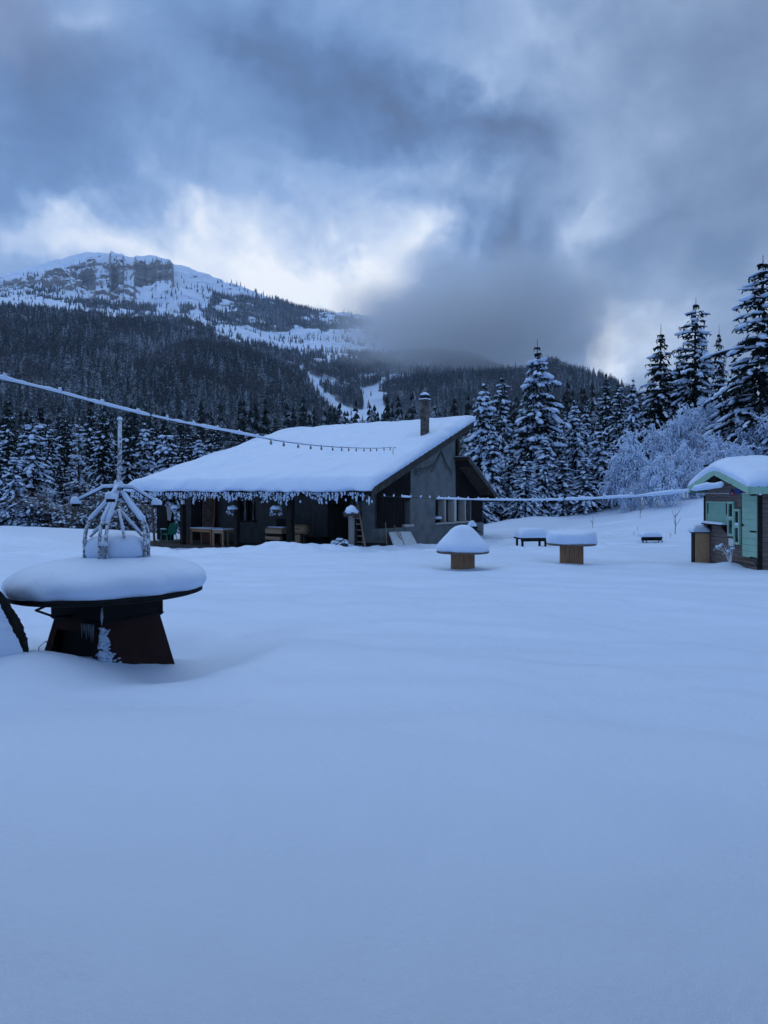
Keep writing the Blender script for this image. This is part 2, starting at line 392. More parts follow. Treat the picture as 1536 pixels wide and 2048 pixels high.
# ------------------------------------------------------------------ snow field
CP = np.array([(0,0,-1.6),(3,1,-1.6),(-3,1,-1.6),(0,3,-1.61),(0,6,-1.64),(4,6,-1.65),(-6,6,-1.60),(-3.2,7.2,-1.66),(-1,8,-1.68),(5,10,-1.70),(0,12,-1.74),
 (-5,12,-1.77),(9,14,-1.76),(2,18.6,-1.83),(5,20,-1.80),(8.5,18,-1.84),(9,21.5,-1.84),(-3,25,-2.0),(-6,26,-2.15),(-10,28,-2.3),(-8,33,-2.55),(-13,36,-2.6),
 (0,28.6,-2.22),(2,30.5,-2.2),(5.3,35.7,-2.05),(6.5,35,-2.0),(-12,24,-2.0),(-20,40,-1.85),(-16,43,-2.0),(-24,42,-1.8),(-10,16,-1.8),(-20,30,-1.95),(-22,52,-3.0),(-14,52,-3.2),
 (5.9,44,-2.0),(9.2,44,-1.5),(13.6,44,-1.05),(16.5,44,-.4),(18.5,45,.05),(22,44,1.2),(27,45,2.6),(10.3,29,-1.92),(7,27,-1.9),(14,24,-1.75),(13,33,-1.6),(17,33,-.9),(22,30,-.5),(15,18,-1.75),
 (0,60,-2.2),(10,60,-1.0),(20,60,1.0),(30,60,3.0),(-20,62,-3.2),(-32,62,-3.2),(-50,40,-2),(50,40,3),(0,115,-2),(-45,115,-3),(45,115,5),(80,90,8),(-90,90,-4),
 (0,-20,-1.5),(25,-20,-1.2),(-25,-20,-1.5),(0,-100,-1.0),(100,-30,2),(-100,-30,-2),(60,-100,0),(-60,-100,0)], float)
def tps_fit(P):
    n = len(P); d = np.linalg.norm(P[:, None, :2]-P[None, :, :2], axis=2); K = np.where(d > 0, d*d*np.log(d+1e-12), 0)+np.eye(n)*2.0
    Q = np.c_[np.ones(n), P[:, :2]]; A = np.block([[K, Q], [Q.T, np.zeros((3, 3))]])
    return np.linalg.solve(A, np.r_[P[:, 2], 0, 0, 0])
TW = tps_fit(CP)
MOUNDS = [(565,27.0,.30,1.0,.7),(540,27.6,.12,.5,.5),(470,28.6,.14,1.2,.8),(640,27.2,.12,.8,.6),(690,27.4,.10,.5,.5),(735,27.6,.10,.5,.4),(800,28.2,.16,.8,.5),(845,29.0,.14,.7,.5),
 (430,27.5,.10,1.2,.7),(610,25.0,.05,1.0,.8),(150,7.3,.07,.28,.3),(430,8.6,.05,.35,.25),(1010,41.5,.30,1.6,1.0),(1060,42.5,.35,1.5,1.0),(955,40.0,.16,1.2,1.0),(985,31.0,.10,.8,.6),
 (1140,23.4,.10,1.2,.6),(1040,25.5,.10,1.5,.8),(300,29.0,.12,1.8,1.0),(120,36.0,.18,4.0,2.0),(1455,19.2,.12,.30,.35),(15,6.7,.16,.30,.40)]
def ground_z(x, y):
    x = np.asarray(x, float); y = np.asarray(y, float); sh = x.shape; xf = x.ravel(); yf = y.ravel(); z = np.zeros_like(xf)
    for k in range(len(CP)):
        r2 = (xf-CP[k, 0])**2+(yf-CP[k, 1])**2; z += TW[k]*.5*r2*np.log(r2+1e-12)
    n = len(CP); z += TW[n]+TW[n+1]*xf+TW[n+2]*yf
    for (px, D, h, sx, sy) in MOUNDS:
        cx = (px-CX)/F*D; z += h*np.exp(-.5*(((xf-cx)/sx)**2+((yf-D)/sy)**2))
    # hollow blown round the fire table
    dx = xf+3.0; dy = yf-8.15; r = np.hypot(dx, dy); a = np.arctan2(dy, dx)
    z += -.25*np.exp(-((r-1.05)/.52)**2)*sstep(np.cos(a-.55), -.75, .5) + .10*np.exp(-((r-1.05)/.45)**2)*sstep(np.cos(a+1.75), .1, .9) + .05*np.exp(-((r-1.95)/.35)**2)*sstep(np.cos(a+.5), .2, .9)
    # hollows round the spool tables
    for cx, cy in ((2.0, 18.7), (5.03, 20.15)):
        r = np.hypot(xf-cx, yf-cy); z += -.07*np.exp(-((r-.55)/.35)**2)
    # trodden lane past the tables to the kiosk
    lane = np.exp(-((yf-22.3+.12*(xf-8))/1.5)**2)*sstep(xf, 4.0, 6.5)*(1-sstep(xf, 16, 22))
    z -= .17*lane
    # shovelled, lumpy snow before the house
    fr = sstep(yf, 22, 26)*(1-sstep(yf, 31, 36))*(1-sstep(np.abs(xf+2), 9, 14))
    z += fr*(.075*fbm(xf*.9, yf*.9, 4, 3)+.03*fbm(xf*3, yf*3, 3, 9))
    z += .035*fbm(xf*.22, yf*.22, 3, 21)*sstep(np.hypot(xf, yf), 3, 14) + .016*fbm(xf*.55, yf*.55, 3, 31) + .004*fbm(xf*2.6, yf*2.6, 3, 33)
    rr_ = np.hypot(xf, yf); z += .065*fbm(xf*.20+.25*yf, yf*.42-.1*xf, 3, 35)*sstep(rr_, 2.0, 7.0)*(1-sstep(rr_, 40, 60)) + .018*fbm(xf*.9+.7*yf, yf*1.6, 4, 36)*sstep(rr_, 1.5, 4)
    z += .10*fbm(xf*.12, yf*.12, 3, 41)*sstep(yf, 30, 45)
    # clear of the terrace floor and the house
    hx, hy = w2h(xf, yf)
    ins = sstep(hx, -15.6, -14.2)*(1-sstep(hx, -1.3, -.7))*sstep(hy, -1.75, -1.25)*(1-sstep(hy, 1.6, 2.2))
    z = z*(1-ins)+np.minimum(z, ZF-.10)*ins
    z -= 9.0*sstep(np.hypot(xf, yf), 100, 122)
    return z.reshape(sh)
def gz(x, y): return float(ground_z(np.array([x]), np.array([y]))[0])

def build_ground():
    th = np.radians(np.concatenate([np.arange(-180, -38, 3.0), np.arange(-38, 38, .125), np.arange(38, 180, 3.0)]))
    r = np.concatenate([[.02], np.geomspace(.6, 6, 70), np.arange(6.12, 40, .13), np.geomspace(40.3, 122, 60)])
    R, T = np.meshgrid(r, th, indexing='ij'); x = R*np.sin(T); y = R*np.cos(T); z = ground_z(x, y)
    nr, nt_ = R.shape; idx = np.arange(nr*nt_).reshape(nr, nt_); nx = np.roll(idx, -1, axis=1)
    f = np.stack([idx[:-1], nx[:-1], nx[1:], idx[1:]], -1).reshape(-1, 4)[:, ::-1]
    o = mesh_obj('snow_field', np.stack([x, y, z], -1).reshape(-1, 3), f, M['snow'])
    tag(o, 'smooth untouched blue-white snow field filling the foreground', kind='structure')
build_ground()

# ------------------------------------------------------------------ hills and mountain, one terrain sheet
XS = [-900,-500,-200,0,100,200,300,400,450,520,560,600,640,680,720,800,900,1000,1100,1200,1300,1400,1536,1800,2300]
YK3 = [660,640,622,630,634,657,672,685,702,722,740,768,808,845,872,876,866,850,820,818,840,860,880,890,900]
YK4 = [690,660,640,645,648,670,684,698,712,728,740,757,778,790,790,776,764,754,740,772,815,842,872,890,900]
YK5 = [660,640,620,622,625,634,645,660,672,696,710,716,712,710,712,710,722,745,790,850,880,890,900,900,905]
YK6 = [640,620,600,600,606,612,618,634,652,672,686,694,692,690,692,692,730,770,820,870,900,905,905,905,910]
YK7 = [620,590,560,549,524,504,514,546,566,590,603,615,625,629,632,645,735,790,840,880,910,915,915,915,915]
def terrain_z(u, Y):
    px = CX+F*u
    e = [np.interp(px, XS, [(HY-v)/F for v in k]) for k in (YK3, YK4, YK5, YK6, YK7)]
    side = 5*np.clip(u, 0, 1)*2
    kn = [(80, -9+0*u), (130, -1.5+side), (420, 4+side*3), (1050, e[0]*1050), (1300, e[1]*1300), (1700, e[2]*1700), (2000, e[3]*2000), (2700, e[4]*2700), (3100, e[4]*2700-160), (3600, e[4]*2700-520)]
    jig = 34*fbm(u*2300/70, Y*0+1.3, 4, 171)+14*fbm(u*2300/18, Y*0+4.1, 3, 172)
    cw = np.clip(sstep(px, 150, 205)*(1-sstep(px+jig*.12, 338, 350))+.45*sstep(px, -260, -60)*(1-sstep(px, 150, 205))*sstep(fbm(px/40, Y*0+7, 3, 173), -.3, .3), 0, 1)*(.25+.75*sstep(fbm(px/26, Y*0+2, 3, 176), -.55, .0))
    lin = lambda yy: e[3]*2000+(e[4]*2700-e[3]*2000)*(yy-2000)/700.0
    foot = np.interp(px, [-300, 0, 100, 200, 260, 345, 360], [590, 588, 586, 588, 582, 562, 562]); head = np.interp(px, [-300, 0, 100, 160, 215, 345, 360], [565, 556, 535, 528, 526, 522, 522])
    yc = 2330+jig
    zf_ = lin(yc)*(1-cw)+cw*(HY-foot-jig*.12)/F*yc; zh_ = lin(yc+34)*(1-cw)+cw*(HY-head-4*fbm(u*2300/40, Y*0, 3, 174))/F*(yc+34)
    kn = kn[:7]+[(yc, zf_), (yc+34, zh_)]+kn[7:]
    z = np.zeros_like(Y)
    z[:] = kn[0][1]
    for (a, za), (b, zb) in zip(kn[:-1], kn[1:]):
        t = np.clip((Y-a)/(b-a), 0, 1); ts = .72*t+.28*t*t*(3-2*t)
        z = np.where((Y >= a), za+(zb-za)*ts, z)
    x = u*Y
    amp = sstep(Y, 300, 900)
    z = z + amp*(9*fbm(x/160, Y/160, 4, 51) + 3.0*fbm(x/45, Y/45, 3, 57))
    far = sstep(Y, 1900, 2300)
    z = z + far*(5*fbm(x/70, Y/70, 4, 61))*(1-.6*sstep(Y, 2450, 2650))
    # limestone bands on the summit block
    py = HY-F*z/Y
    m = far*(1-sstep(px, 330, 352))*sstep(px, -400, -100)*(1-sstep(py, 585, 618))*(1-sstep(Y, 2400, 2620))*sstep(fbm(x/150+3, Y/150, 3, 75), -.3, .3)
    w = z + 34*fbm(x/150, Y/150, 4, 71) + 16*fbm(x/60, Y/60, 3, 73) + 9*fbm(x/28, Y/28, 3, 72)
    def terr(v, st, k):
        q = v/st; fl = np.floor(q); fq = q-fl; return (fl+sstep(fq, .5-k, .5+k))*st-v
    z = z + m*(.50*terr(w, 60.0, .13) + .35*terr(w+17, 23.0, .16)) + far*m*7*fbm(x/22, Y/22, 3, 77) + far*cw*sstep(Y, 2310, 2345)*(1-sstep(Y, 2370, 2420))*9*fbm(x/14, z/18, 3, 78)
    m2 = far*sstep(px, 340, 400)*(1-sstep(px, 800, 900))
    z = z + m2*.16*terr(w, 40.0, .15)
    return z
def poly_in(px, py, P):
    c = np.zeros(px.shape, bool); n = len(P)
    for i in range(n):
        x0, y0 = P[i]; x1, y1 = P[(i+1) % n]
        if y0 == y1: continue
        c ^= ((y0 > py) != (y1 > py)) & (px < (x1-x0)*(py-y0)/(y1-y0)+x0)
    return c
GULLY = [[(606,728),(640,768),(668,792),(700,815),(724,822),(730,778),(748,770),(768,785),(775,860),(690,862),(668,835),(640,805),(618,770),(596,735)]]
def wood_density(px, py, Y, x, z):
    """how thickly the trees stand at this place on the slope (0..1)"""
    n = fbm(x/110, Y/110, 4, 81); n2 = fbm(x/35, Y/35, 3, 83)
    d = np.where(Y < 1320, 1.0, 0.0)
    mid = (Y >= 1320) & (Y < 1760)
    d = np.where(mid, sstep(.35*n+.25*n2-(1700-Y)/-900.0, .0, .25)*1.0, d)
    cl = sstep(px+60*n, 770, 880); d = np.where(mid, np.maximum(d, cl), d)
    up = (Y >= 1760)
    du = np.full_like(n, .05)
    du = np.where((px < 440) & (py > 575), sstep(n*.7+n2*.35+(py-628)/70, .0, .35)*.8+.05, du)
    du = np.where(poly_in(px, py, [(425,588),(560,600),(690,634),(745,642),(735,664),(640,682),(575,678),(505,655),(440,648),(415,615)]), sstep(n*.5+n2*.5, -.42, -.12)*.95, du)
    du = np.where((py > 664) & (px > 380) & (px < 830), sstep(n*.6+n2*.5, .1, .4)*.28+.02, du)
    du = np.where((px < 130) & (py < 590), sstep(n, .0, .4)*.35, du)
    du = np.where((Y > 2480) & (px < 430), 0.0, du); du = np.maximum(du, .9*cl)
    d = np.where(up, du, d)
    for P in GULLY:
        g = poly_in(px+6*n2, py+5*n, P) & (Y > 500); d = np.where(g, .012, d)
    return d
def build_terrain():
    us = np.concatenate([np.linspace(-1.3, -.62, 50), np.linspace(-.6, .6, 1100), np.linspace(.62, 1.3, 50)])
    Ys = np.concatenate([np.geomspace(80, 1000, 50), np.linspace(1010, 1950, 80), np.linspace(1960, 2720, 260), np.linspace(2740, 3600, 12)])
    Yg, Ug = np.meshgrid(Ys, us, indexing='ij'); z = terrain_z(Ug, Yg); x = Ug*Yg
    n0, n1 = z.shape; idx = np.arange(n0*n1).reshape(n0, n1)
    f = np.stack([idx[:-1, :-1], idx[:-1, 1:], idx[1:, 1:], idx[1:, :-1]], -1).reshape(-1, 4)
    o = mesh_obj('mountain', np.stack([x, Yg, z], -1).reshape(-1, 3), f, M['mountain'])
    tag(o, 'snowy mountain with rock bands and forested lower slopes', kind='structure')
    px = CX+F*Ug; py = HY-F*z/Yg
    w = wood_density(px, py, Yg, x, z); w = np.clip((w-.35)/.5, 0, 1)*.92
    a = o.data.attributes.new('wood', 'FLOAT', 'POINT'); a.data.foreach_set('value', w.ravel().astype(np.float32))
build_terrain()

def low_conifer(seed, H=1.0, R=.17, tiers=13):
    """unit-height distant conifer: tiers of drooping boughs, each a folded kite"""
    g = np.random.default_rng(seed); V = []; Fs = []
    def tri(*p):
        b = len(V); V.extend(p); Fs.append([b, b+1, b+2])
    for i in range(tiers):
        h = .10+.86*(i/(tiers-1))**.95; L = R*(1-h)**.8*g.uniform(.85, 1.12)+.012; nb = 8 if h < .5 else (6 if h < .8 else 5)
        a0 = g.uniform(0, 6.28)
        for k in range(nb):
            a = a0+6.283*k/nb+g.uniform(-.25, .25); l = L*g.uniform(.7, 1.2); dr = .42*l+.015; w = .40*l+.006; hh = h+g.uniform(-.015, .015)
            c, s = math.cos(a), math.sin(a)
            root = (0, 0, hh+.028); mid = (c*l*.6, s*l*.6, hh-.25*dr+.012); tip = (c*l, s*l, hh-dr)
            lt = (c*l*.62-s*w, s*l*.62+c*w, hh-.6*dr-.012); rt = (c*l*.62+s*w, s*l*.62-c*w, hh-.6*dr-.012)
            tri(root, lt, mid); tri(root, mid, rt); tri(mid, lt, tip); tri(mid, tip, rt)
    b = len(V)
    for k in range(4): a = k*1.57; V.append((math.cos(a)*.012, math.sin(a)*.012, -.05))
    V.append((0, 0, 1.0)); Fs += [[b+k, b+(k+1) % 4, b+4] for k in range(4)]
    v = np.array(V); v[:, 2] *= H; return v, Fs
def low_broadleaf(seed):
    """unit-height leafless tree seen from afar: a fan of bare rimed limbs"""
    g = np.random.default_rng(seed); V = []; Fs = []
    def blade(p, q, w):
        p = np.array(p); q = np.array(q); d = q-p; n = np.cross(d, g.normal(size=3)); n /= np.linalg.norm(n)+1e-9
        b = len(V); V.extend([tuple(p-n*w), tuple(p+n*w), tuple(q)]); Fs.append([b, b+1, b+2])
    blade((0, 0, -.05), (0, 0, .7), .02)
    for i in range(26):
        h = g.uniform(.18, .7); a = g.uniform(0, 6.28); l = g.uniform(.2, .42)*(1.1-h*.6); p = (0, 0, h)
        q = (math.cos(a)*l*.7, math.sin(a)*l*.7, h+l*g.uniform(.5, .9)); blade(p, q, .012)
        for j in range(5):
            a2 = a+g.uniform(-1.1, 1.1); l2 = g.uniform(.08, .18); t = g.uniform(.4, 1); p2 = np.array(p)*(1-t)+np.array(q)*t
            blade(p2, (p2[0]+math.cos(a2)*l2, p2[1]+math.sin(a2)*l2, p2[2]+l2*g.uniform(-.2, .8)), .012)
    return np.array(V), Fs
def forest_points():
    g = np.random.default_rng(5); out = []
    def batch(n, y0, y1, u0, u1, smin, smax, spread=2.0):
        Y = np.sqrt(g.uniform(y0*y0, y1*y1, n)); u = g.uniform(u0, u1, n)
        z = terrain_z(u, Y); x = u*Y; px = CX+F*u; py = HY-F*z/Y
        keep = g.uniform(0, 1, n) < wood_density(px, py, Y, x, z)
        # keep bare rock faces free of trees
        dz = (terrain_z(u, Y+12)-z)/12; keep &= (dz < .95)
        s = g.uniform(smin, smax, n)*(1+.18*fbm(x/90, Y/90, 2, 91)); br = fbm(x/60, Y/60, 3, 95)+g.normal(0, .25, n)
        out.append(np.stack([x, Y, z, s, g.uniform(0, 6.28, n), br], 1)[keep])
    batch(2600, 105, 330, -.78, .72, 11, 19)
    batch(9000, 330, 700, -.68, .62, 7, 20)
    batch(19000, 700, 1320, -.62, .60, 7, 21)
    batch(26000, 1320, 1800, -.60, .34, 7, 20)
    batch(26000, 1800, 2700, -.56, .16, 8, 17)
    return np.concatenate(out)
def gn_forest(name, pts, templ, label):
    me = bpy.data.meshes.new(name); me.from_pydata(pts[:, :3].tolist(), [], [])
    for nm, c in (('scl', 3), ('rot', 4)):
        a = me.attributes.new(nm, 'FLOAT', 'POINT'); a.data.foreach_set('value', pts[:, c].astype(np.float32))
    o = bpy.data.objects.new(name, me); sc.collection.objects.link(o)
    ng = bpy.data.node_groups.new(name+'_scatter', 'GeometryNodeTree')
    ng.interface.new_socket('Geometry', in_out='INPUT', socket_type='NodeSocketGeometry'); ng.interface.new_socket('Geometry', in_out='OUTPUT', socket_type='NodeSocketGeometry')
    gi = ng.nodes.new('NodeGroupInput'); go = ng.nodes.new('NodeGroupOutput'); ip = ng.nodes.new('GeometryNodeInstanceOnPoints'); oi = ng.nodes.new('GeometryNodeObjectInfo')
    oi.inputs['Object'].default_value = templ; oi.inputs['As Instance'].default_value = True
    sa = ng.nodes.new('GeometryNodeInputNamedAttribute'); sa.data_type = 'FLOAT'; sa.inputs['Name'].default_value = 'scl'
    ra = ng.nodes.new('GeometryNodeInputNamedAttribute'); ra.data_type = 'FLOAT'; ra.inputs['Name'].default_value = 'rot'
    cx = ng.nodes.new('ShaderNodeCombineXYZ'); L = ng.links.new
    L(gi.outputs[0], ip.inputs['Points']); L(oi.outputs['Geometry'], ip.inputs['Instance'])
    L(ra.outputs[0], cx.inputs[2]); L(cx.outputs[0], ip.inputs['Rotation']); L(sa.outputs[0], ip.inputs['Scale']); L(ip.outputs[0], go.inputs[0])
    m = o.modifiers.new('scatter', 'NODES'); m.node_group = ng
    tag(o, label, kind='stuff'); return o
def build_forest():
    P = forest_points(); g = np.random.default_rng(3)
    bl = (P[:, 5] > .50) & (P[:, 1] < 1700) & (P[:, 1] > 560); con = P[~bl]; k = g.integers(0, 4, len(con))
    lab = ['dense dark snow-dusted spruce wood covering the lower slopes', 'slender dark conifers of the wood on the slopes', 'broad dark conifers of the wood on the slopes', 'thin-crowned conifers of the wood on the slopes']
    for i, (R, t) in enumerate(((.17, 13), (.13, 14), (.21, 12), (.15, 11))):
        v, f = low_conifer(40+i, 1, R, t); me = bpy.data.meshes.new('distant_conifer'); me.from_pydata(v.tolist(), [], f); me.materials.append(M['far_conifer'])
        gn_forest('forest', con[k == i], bpy.data.objects.new('distant_conifer', me), lab[i])
    v, f = low_broadleaf(60); me = bpy.data.meshes.new('distant_broadleaf'); me.from_pydata(v.tolist(), [], f); me.materials.append(M['far_broadleaf'])
    gn_forest('forest', P[bl], bpy.data.objects.new('distant_broadleaf', me), 'bare rimed broadleaf trees among the spruces on the slope')
    print('forest points', len(P), 'broadleaf', int(bl.sum()))
build_forest()

# ------------------------------------------------------------------ air and the cloud that lies on the ridge
def volume_mat(name, color, dens, noisy=None):
    m = bpy.data.materials.new(name); m.use_nodes = True; nt = m.node_tree; nt.nodes.clear()
    o = node(nt, 'ShaderNodeOutputMaterial'); v = node(nt, 'ShaderNodeVolumePrincipled'); v.inputs['Color'].default_value = (*color, 1)
    v.inputs['Density'].default_value = dens; v.inputs['Anisotropy'].default_value = 0.0
    nt.links.new(v.outputs[0], o.inputs['Volume'])
    if noisy: noisy(nt, v)
    return m
HAZE_TOP = 980
b = MB().box((-5200, -60, -13), (5200, 3700, HAZE_TOP))
hz = b.build('haze', volume_mat('haze_air', (.62, .78, 1.0), .000085)); tag(hz, 'thin blue winter haze in the valley air', kind='stuff')
def cloud(name, px, py, D, rx, ry, rz, dens, color, label, sc_=.0042, edge=1.15):
    c = at(px, py, D)
    def nz(nt, v):
        oc = ocoord(nt); sp = node(nt, 'ShaderNodeSeparateXYZ'); nt.links.new(oc, sp.inputs[0])
        x, y, z = (X(nt, sp.outputs[i]) for i in range(3))
        r = (x*x*(1/rx**2) + y*y*(1/ry**2) + z*z*(1/rz**2)).pow(.5)
        n = noise(nt, oc, sc_, 4, .55, .3)
        n2 = noise(nt, oc, sc_*3.2, 4, .6, .4); d = ((1.0-r)*1.5 + (n-.5)*3.0 + (n2-.5)*1.5).ss(.05, edge)*(1.0-r).ss(0.0, .45)
        nt.links.new((d*dens).s, v.inputs['Density'])
    m = volume_mat(name+'_vapour', color, dens, nz)
    V, Fs = [], []
    o = MB().lathe([(0.001, -rz)]+[(rx*math.cos(t), rz*math.sin(t)) for t in np.linspace(-1.3, 1.3, 9)]+[(0.001, rz)], 24)
    v = np.array(o.v); v[:, 1] *= ry/rx
    ob = mesh_obj(name, v, o.f, m); ob.location = tuple(c); tag(ob, label, kind='stuff'); return ob
cloud('cloud', 965, 640, 1450, 400, 310, 175, .0088, (.95, .965, .985), 'dark grey cloud lying on the wooded ridge')
cloud('cloud', 880, 640, 1880, 260, 230, 105, .011, (.95, .965, .985), 'grey mist spilling over the snowy shoulder left of the main cloud', .006, 1.0)

# ------------------------------------------------------------------ the chalet
SL = .4093                                   # rise of the front roof slope
def roof_under(y): return 2.50+(y+1.5)*SL    # underside of the front slope at depth y
house = empty('chalet', h2w(0, 0), HROT, 'low grey chalet with a deep snow-covered roof and open front terrace', 'house')
XL = -14.0                                   # left end of the walls
def build_house():
    H = house
    # --- gable wall (plane x = 0): rendered pier in the middle, rendered plinth all along
    pl = 1.02
    yp0, yp1, yb = 2.15, 5.75, 8.37
    MB().box((-.30, 0, -.6), (0, yb, pl)).build('plinth', M['render_wall'], H)
    w0, w1, wz0, wz1 = 4.05, 7.16, 1.13, 2.14          # wide window
    pier = MB()
    pier.prism([(0, yp0, pl), (0, w0, pl), (0, w0, roof_under(w0)-.12), (0, yp0, roof_under(yp0)-.12)], (-.30, 0, 0))
    pier.prism([(0, w0, wz1), (0, yp1, wz1), (0, yp1, roof_under(yp1)-.10), (0, w0, roof_under(w0)-.12)], (-.30, 0, 0))
    pier.box((-.30, w0, pl), (0, yp1, wz0))
    pier.build('gable_wall', M['render_wall'], H)
    # --- dark board siding either side of the pier, set back
    sid = MB(); y = .02
    while y < yp0-.01:
        e = min(y+.118, yp0); zt = roof_under(y)-.10
        if y < 1.62: sid.box((-.13, y, pl), (-.045-.012*((int(y*50)) % 2), e-.008, zt))
        else: sid.box((-.13, y, wz1-.02), (-.045-.012*((int(y*50)) % 2), e-.008, zt))
        y += .118
    y = yp1
    rr = lambda q: 3.94-(q-5.75)*.66
    while y < yb-.01:
        e = min(y+.118, yb); zt = max(rr(y)-.05, 1.4)
        z0 = wz1 if y < w1 else pl
        sid.box((-.13, y, z0), (-.045-.012*((int(y*50)) % 2), e-.008, zt))
        y += .118
    tag(sid.build('siding', M['dark_siding'], H), kind='stuff')
    # --- small window beside the pier
    w = MB().box((-.34, 1.62, 1.14), (-.31, 2.15, wz1)).build('window_pane', M['dark_glass'], H)
    MB().box((-.33, 2.10, 1.16), (-.008, 2.146, wz1)).build('window_reveal', M['render_wall'], w)
    MB().box((-.33, 1.57, 1.04), (-.05, 1.618, wz1-.02)).build('window_jamb', M['dark_timber'], w)
    MB().box((-.30, 1.55, 1.025), (.10, 2.24, 1.135)).build('window_sill', M['stone_sill'], w, bevel=.01)
    # --- wide window with deep fins
    w = MB().box((-.36, w0, wz0), (-.33, w1, wz1)).build('window_pane', M['dark_glass'], H)
    for yy, d in ((4.78, .06), (5.62, .13), (6.55, .05)):
        MB().box((-.33, yy, wz0+.01), (.02, yy+d+.05, wz1)).build('window_mullion', M['white_frame' if d > .1 else 'stone_sill'], w)
    MB().box((-.33, w1-.05, wz0+.01), (-.01, w1+.04, wz1)).build('window_reveal', M['render_wall'], w)
    MB().box((-.28, w0-.12, wz0-.075), (.14, w1+.10, wz0-.002)).build('window_sill', M['stone_sill'], w, bevel=.01)
    # --- front right block, terrace walls
    MB().box((-.95, 0, -.5), (-.302, .25, roof_under(0)-.05)).build('front_wall', M['render_wall'], H)
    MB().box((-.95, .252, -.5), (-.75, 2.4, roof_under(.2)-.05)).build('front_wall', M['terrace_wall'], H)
    xe = on_front(655, 1000, 1.5)[0]
    xw0, xw1 = on_front(478, 1000, 1.5)[0], on_front(511, 1000, 1.5)[0]
    zt = roof_under(1.5)-.04
    wz = (1.10, 2.06)
    back = MB(); back.box((XL, 1.5, -.4), (xw0, 1.75, zt)); back.box((xw1, 1.5, -.4), (xe, 1.75, zt)); back.box((xw0, 1.5, -.4), (xw1, 1.75, wz[0])); back.box((xw0, 1.5, wz[1]), (xw1, 1.75, zt))
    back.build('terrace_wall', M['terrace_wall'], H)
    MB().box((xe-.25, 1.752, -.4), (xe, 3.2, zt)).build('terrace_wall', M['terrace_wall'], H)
    MB().box((xe, 3.2, -.4), (-.75, 3.35, zt+.5)).build('door_recess_wall', M['dark_siding'], H)
    # terrace window: two casements in a dark frame
    w = MB().box((xw0, 1.62, wz[0]), (xw1, 1.65, wz[1])).build('window_pane', M['dark_glass'], H)
    xm = (xw0+xw1)/2; fr = .075
    f = MB(); 
    for a, b_ in ((xw0, xw0+fr), (xm-fr, xm+fr), (xw1-fr, xw1)): f.box((a, 1.47, wz[0]), (b_, 1.618, wz[1]))
    f.build('window_frame', M['dark_siding'], w)
    MB().box((xw0-.12, 1.38, wz[0]-.07), (xw1+.12, 1.618, wz[0]-.003)).build('window_sill', M['dark_timber'], w)
    # second dark opening left of the window, a plank door
    d0, d1 = on_front(384, 1000, 1.5)[0], on_front(404, 1000, 1.5)[0]
    MB().box((d0, 1.44, 0.0), (d1, 1.498, 2.05)).build('door', M['dark_siding'], H)
    # left end wall of the house and rear
    ends = MB(); ends.box((XL-.25, 1.5, -.5), (XL, 8.3, 3.4)); ends.box((XL, 8.1, -.5), (-.302, 8.36, 2.4)); ends.build('rear_wall', M['render_wall'], H)
    # --- terrace floor boards
    for i in range(18):
        y0 = -1.42+i*.163
        MB().box((XL-.4, y0, -.12), (-1.0, y0+.155, 0.0)).build('floor_board', M['deck_wood'], H)
    MB().box((XL-.42, -1.47, -.20), (-1.0, -1.424, .012)).build('deck_edge', M['deck_wood'], H)
    # --- posts under the eave, tie beam
    for px, wd in ((366, .20), (474, .19), (581, .28)):
        x = on_front(px, 1000, -1.1)[0]
        MB().box((x-wd/2, -1.1-.1, -.15), (x+wd/2, -1.1+.1, roof_under(-1.1)-.02)).build('post', M['dark_timber'], H)
    x = on_front(708, 1000, -.4)[0]
    MB().box((x-.10, -.5, -.3), (x+.10, -.3, roof_under(-.4)-.02)).build('post', M['soffit'], H)
    MB().box((XL-.3, -1.28, 2.38), (.3, -1.12, 2.55)).build('eave_beam', M['dark_timber'], H)
    # --- front roof slope: deck, fascia boards
    OV = .75; YR = 6.0; XLe, XLr = -15.0, -10.9       # verge overhang, ridge depth, left ends at eave and ridge
    th = .10
    def rz(y): return roof_under(y)
    deck = MB().hexa([(XLe, -1.5, rz(-1.5)), (OV, -1.5, rz(-1.5)), (OV, YR, rz(YR)), (XLr, YR, rz(YR)),
                      (XLe, -1.5, rz(-1.5)+th), (OV, -1.5, rz(-1.5)+th), (OV, YR, rz(YR)+th), (XLr, YR, rz(YR)+th)])
    deck.hexa([(XLe, -1.5, rz(-1.5)), (XLr, YR, rz(YR)), (XLr-.2, 8.6, 3.2), (XLe-1, 8.6, 2.3), (XLe, -1.5, rz(-1.5)+th), (XLr, YR, rz(YR)+th), (XLr-.2, 8.6, 3.3), (XLe-1, 8.6, 2.4)])
    roof = deck.build('roof', M['soffit'], H)
    MB().hexa([(OV, -1.56, rz(-1.56)-.16), (OV+.05, -1.56, rz(-1.56)-.16), (OV+.05, YR+.05, rz(YR)-.12), (OV, YR+.05, rz(YR)-.12),
               (OV, -1.56, rz(-1.56)+.14), (OV+.05, -1.56, rz(-1.56)+.14), (OV+.05, YR+.05, rz(YR)+.14), (OV, YR+.05, rz(YR)+.14)]).build('verge_board', M['fascia'], roof)
    MB().hexa([(OV-.20, -1.45, rz(-1.45)-.20), (OV-.06, -1.45, rz(-1.45)-.20), (OV-.06, YR-.3, rz(YR-.3)-.18), (OV-.20, YR-.3, rz(YR-.3)-.18),
               (OV-.20, -1.45, rz(-1.45)-.004), (OV-.06, -1.45, rz(-1.45)-.004), (OV-.06, YR-.3, rz(YR-.3)-.004), (OV-.20, YR-.3, rz(YR-.3)-.004)]).build('rafter', M['dark_timber'], roof)
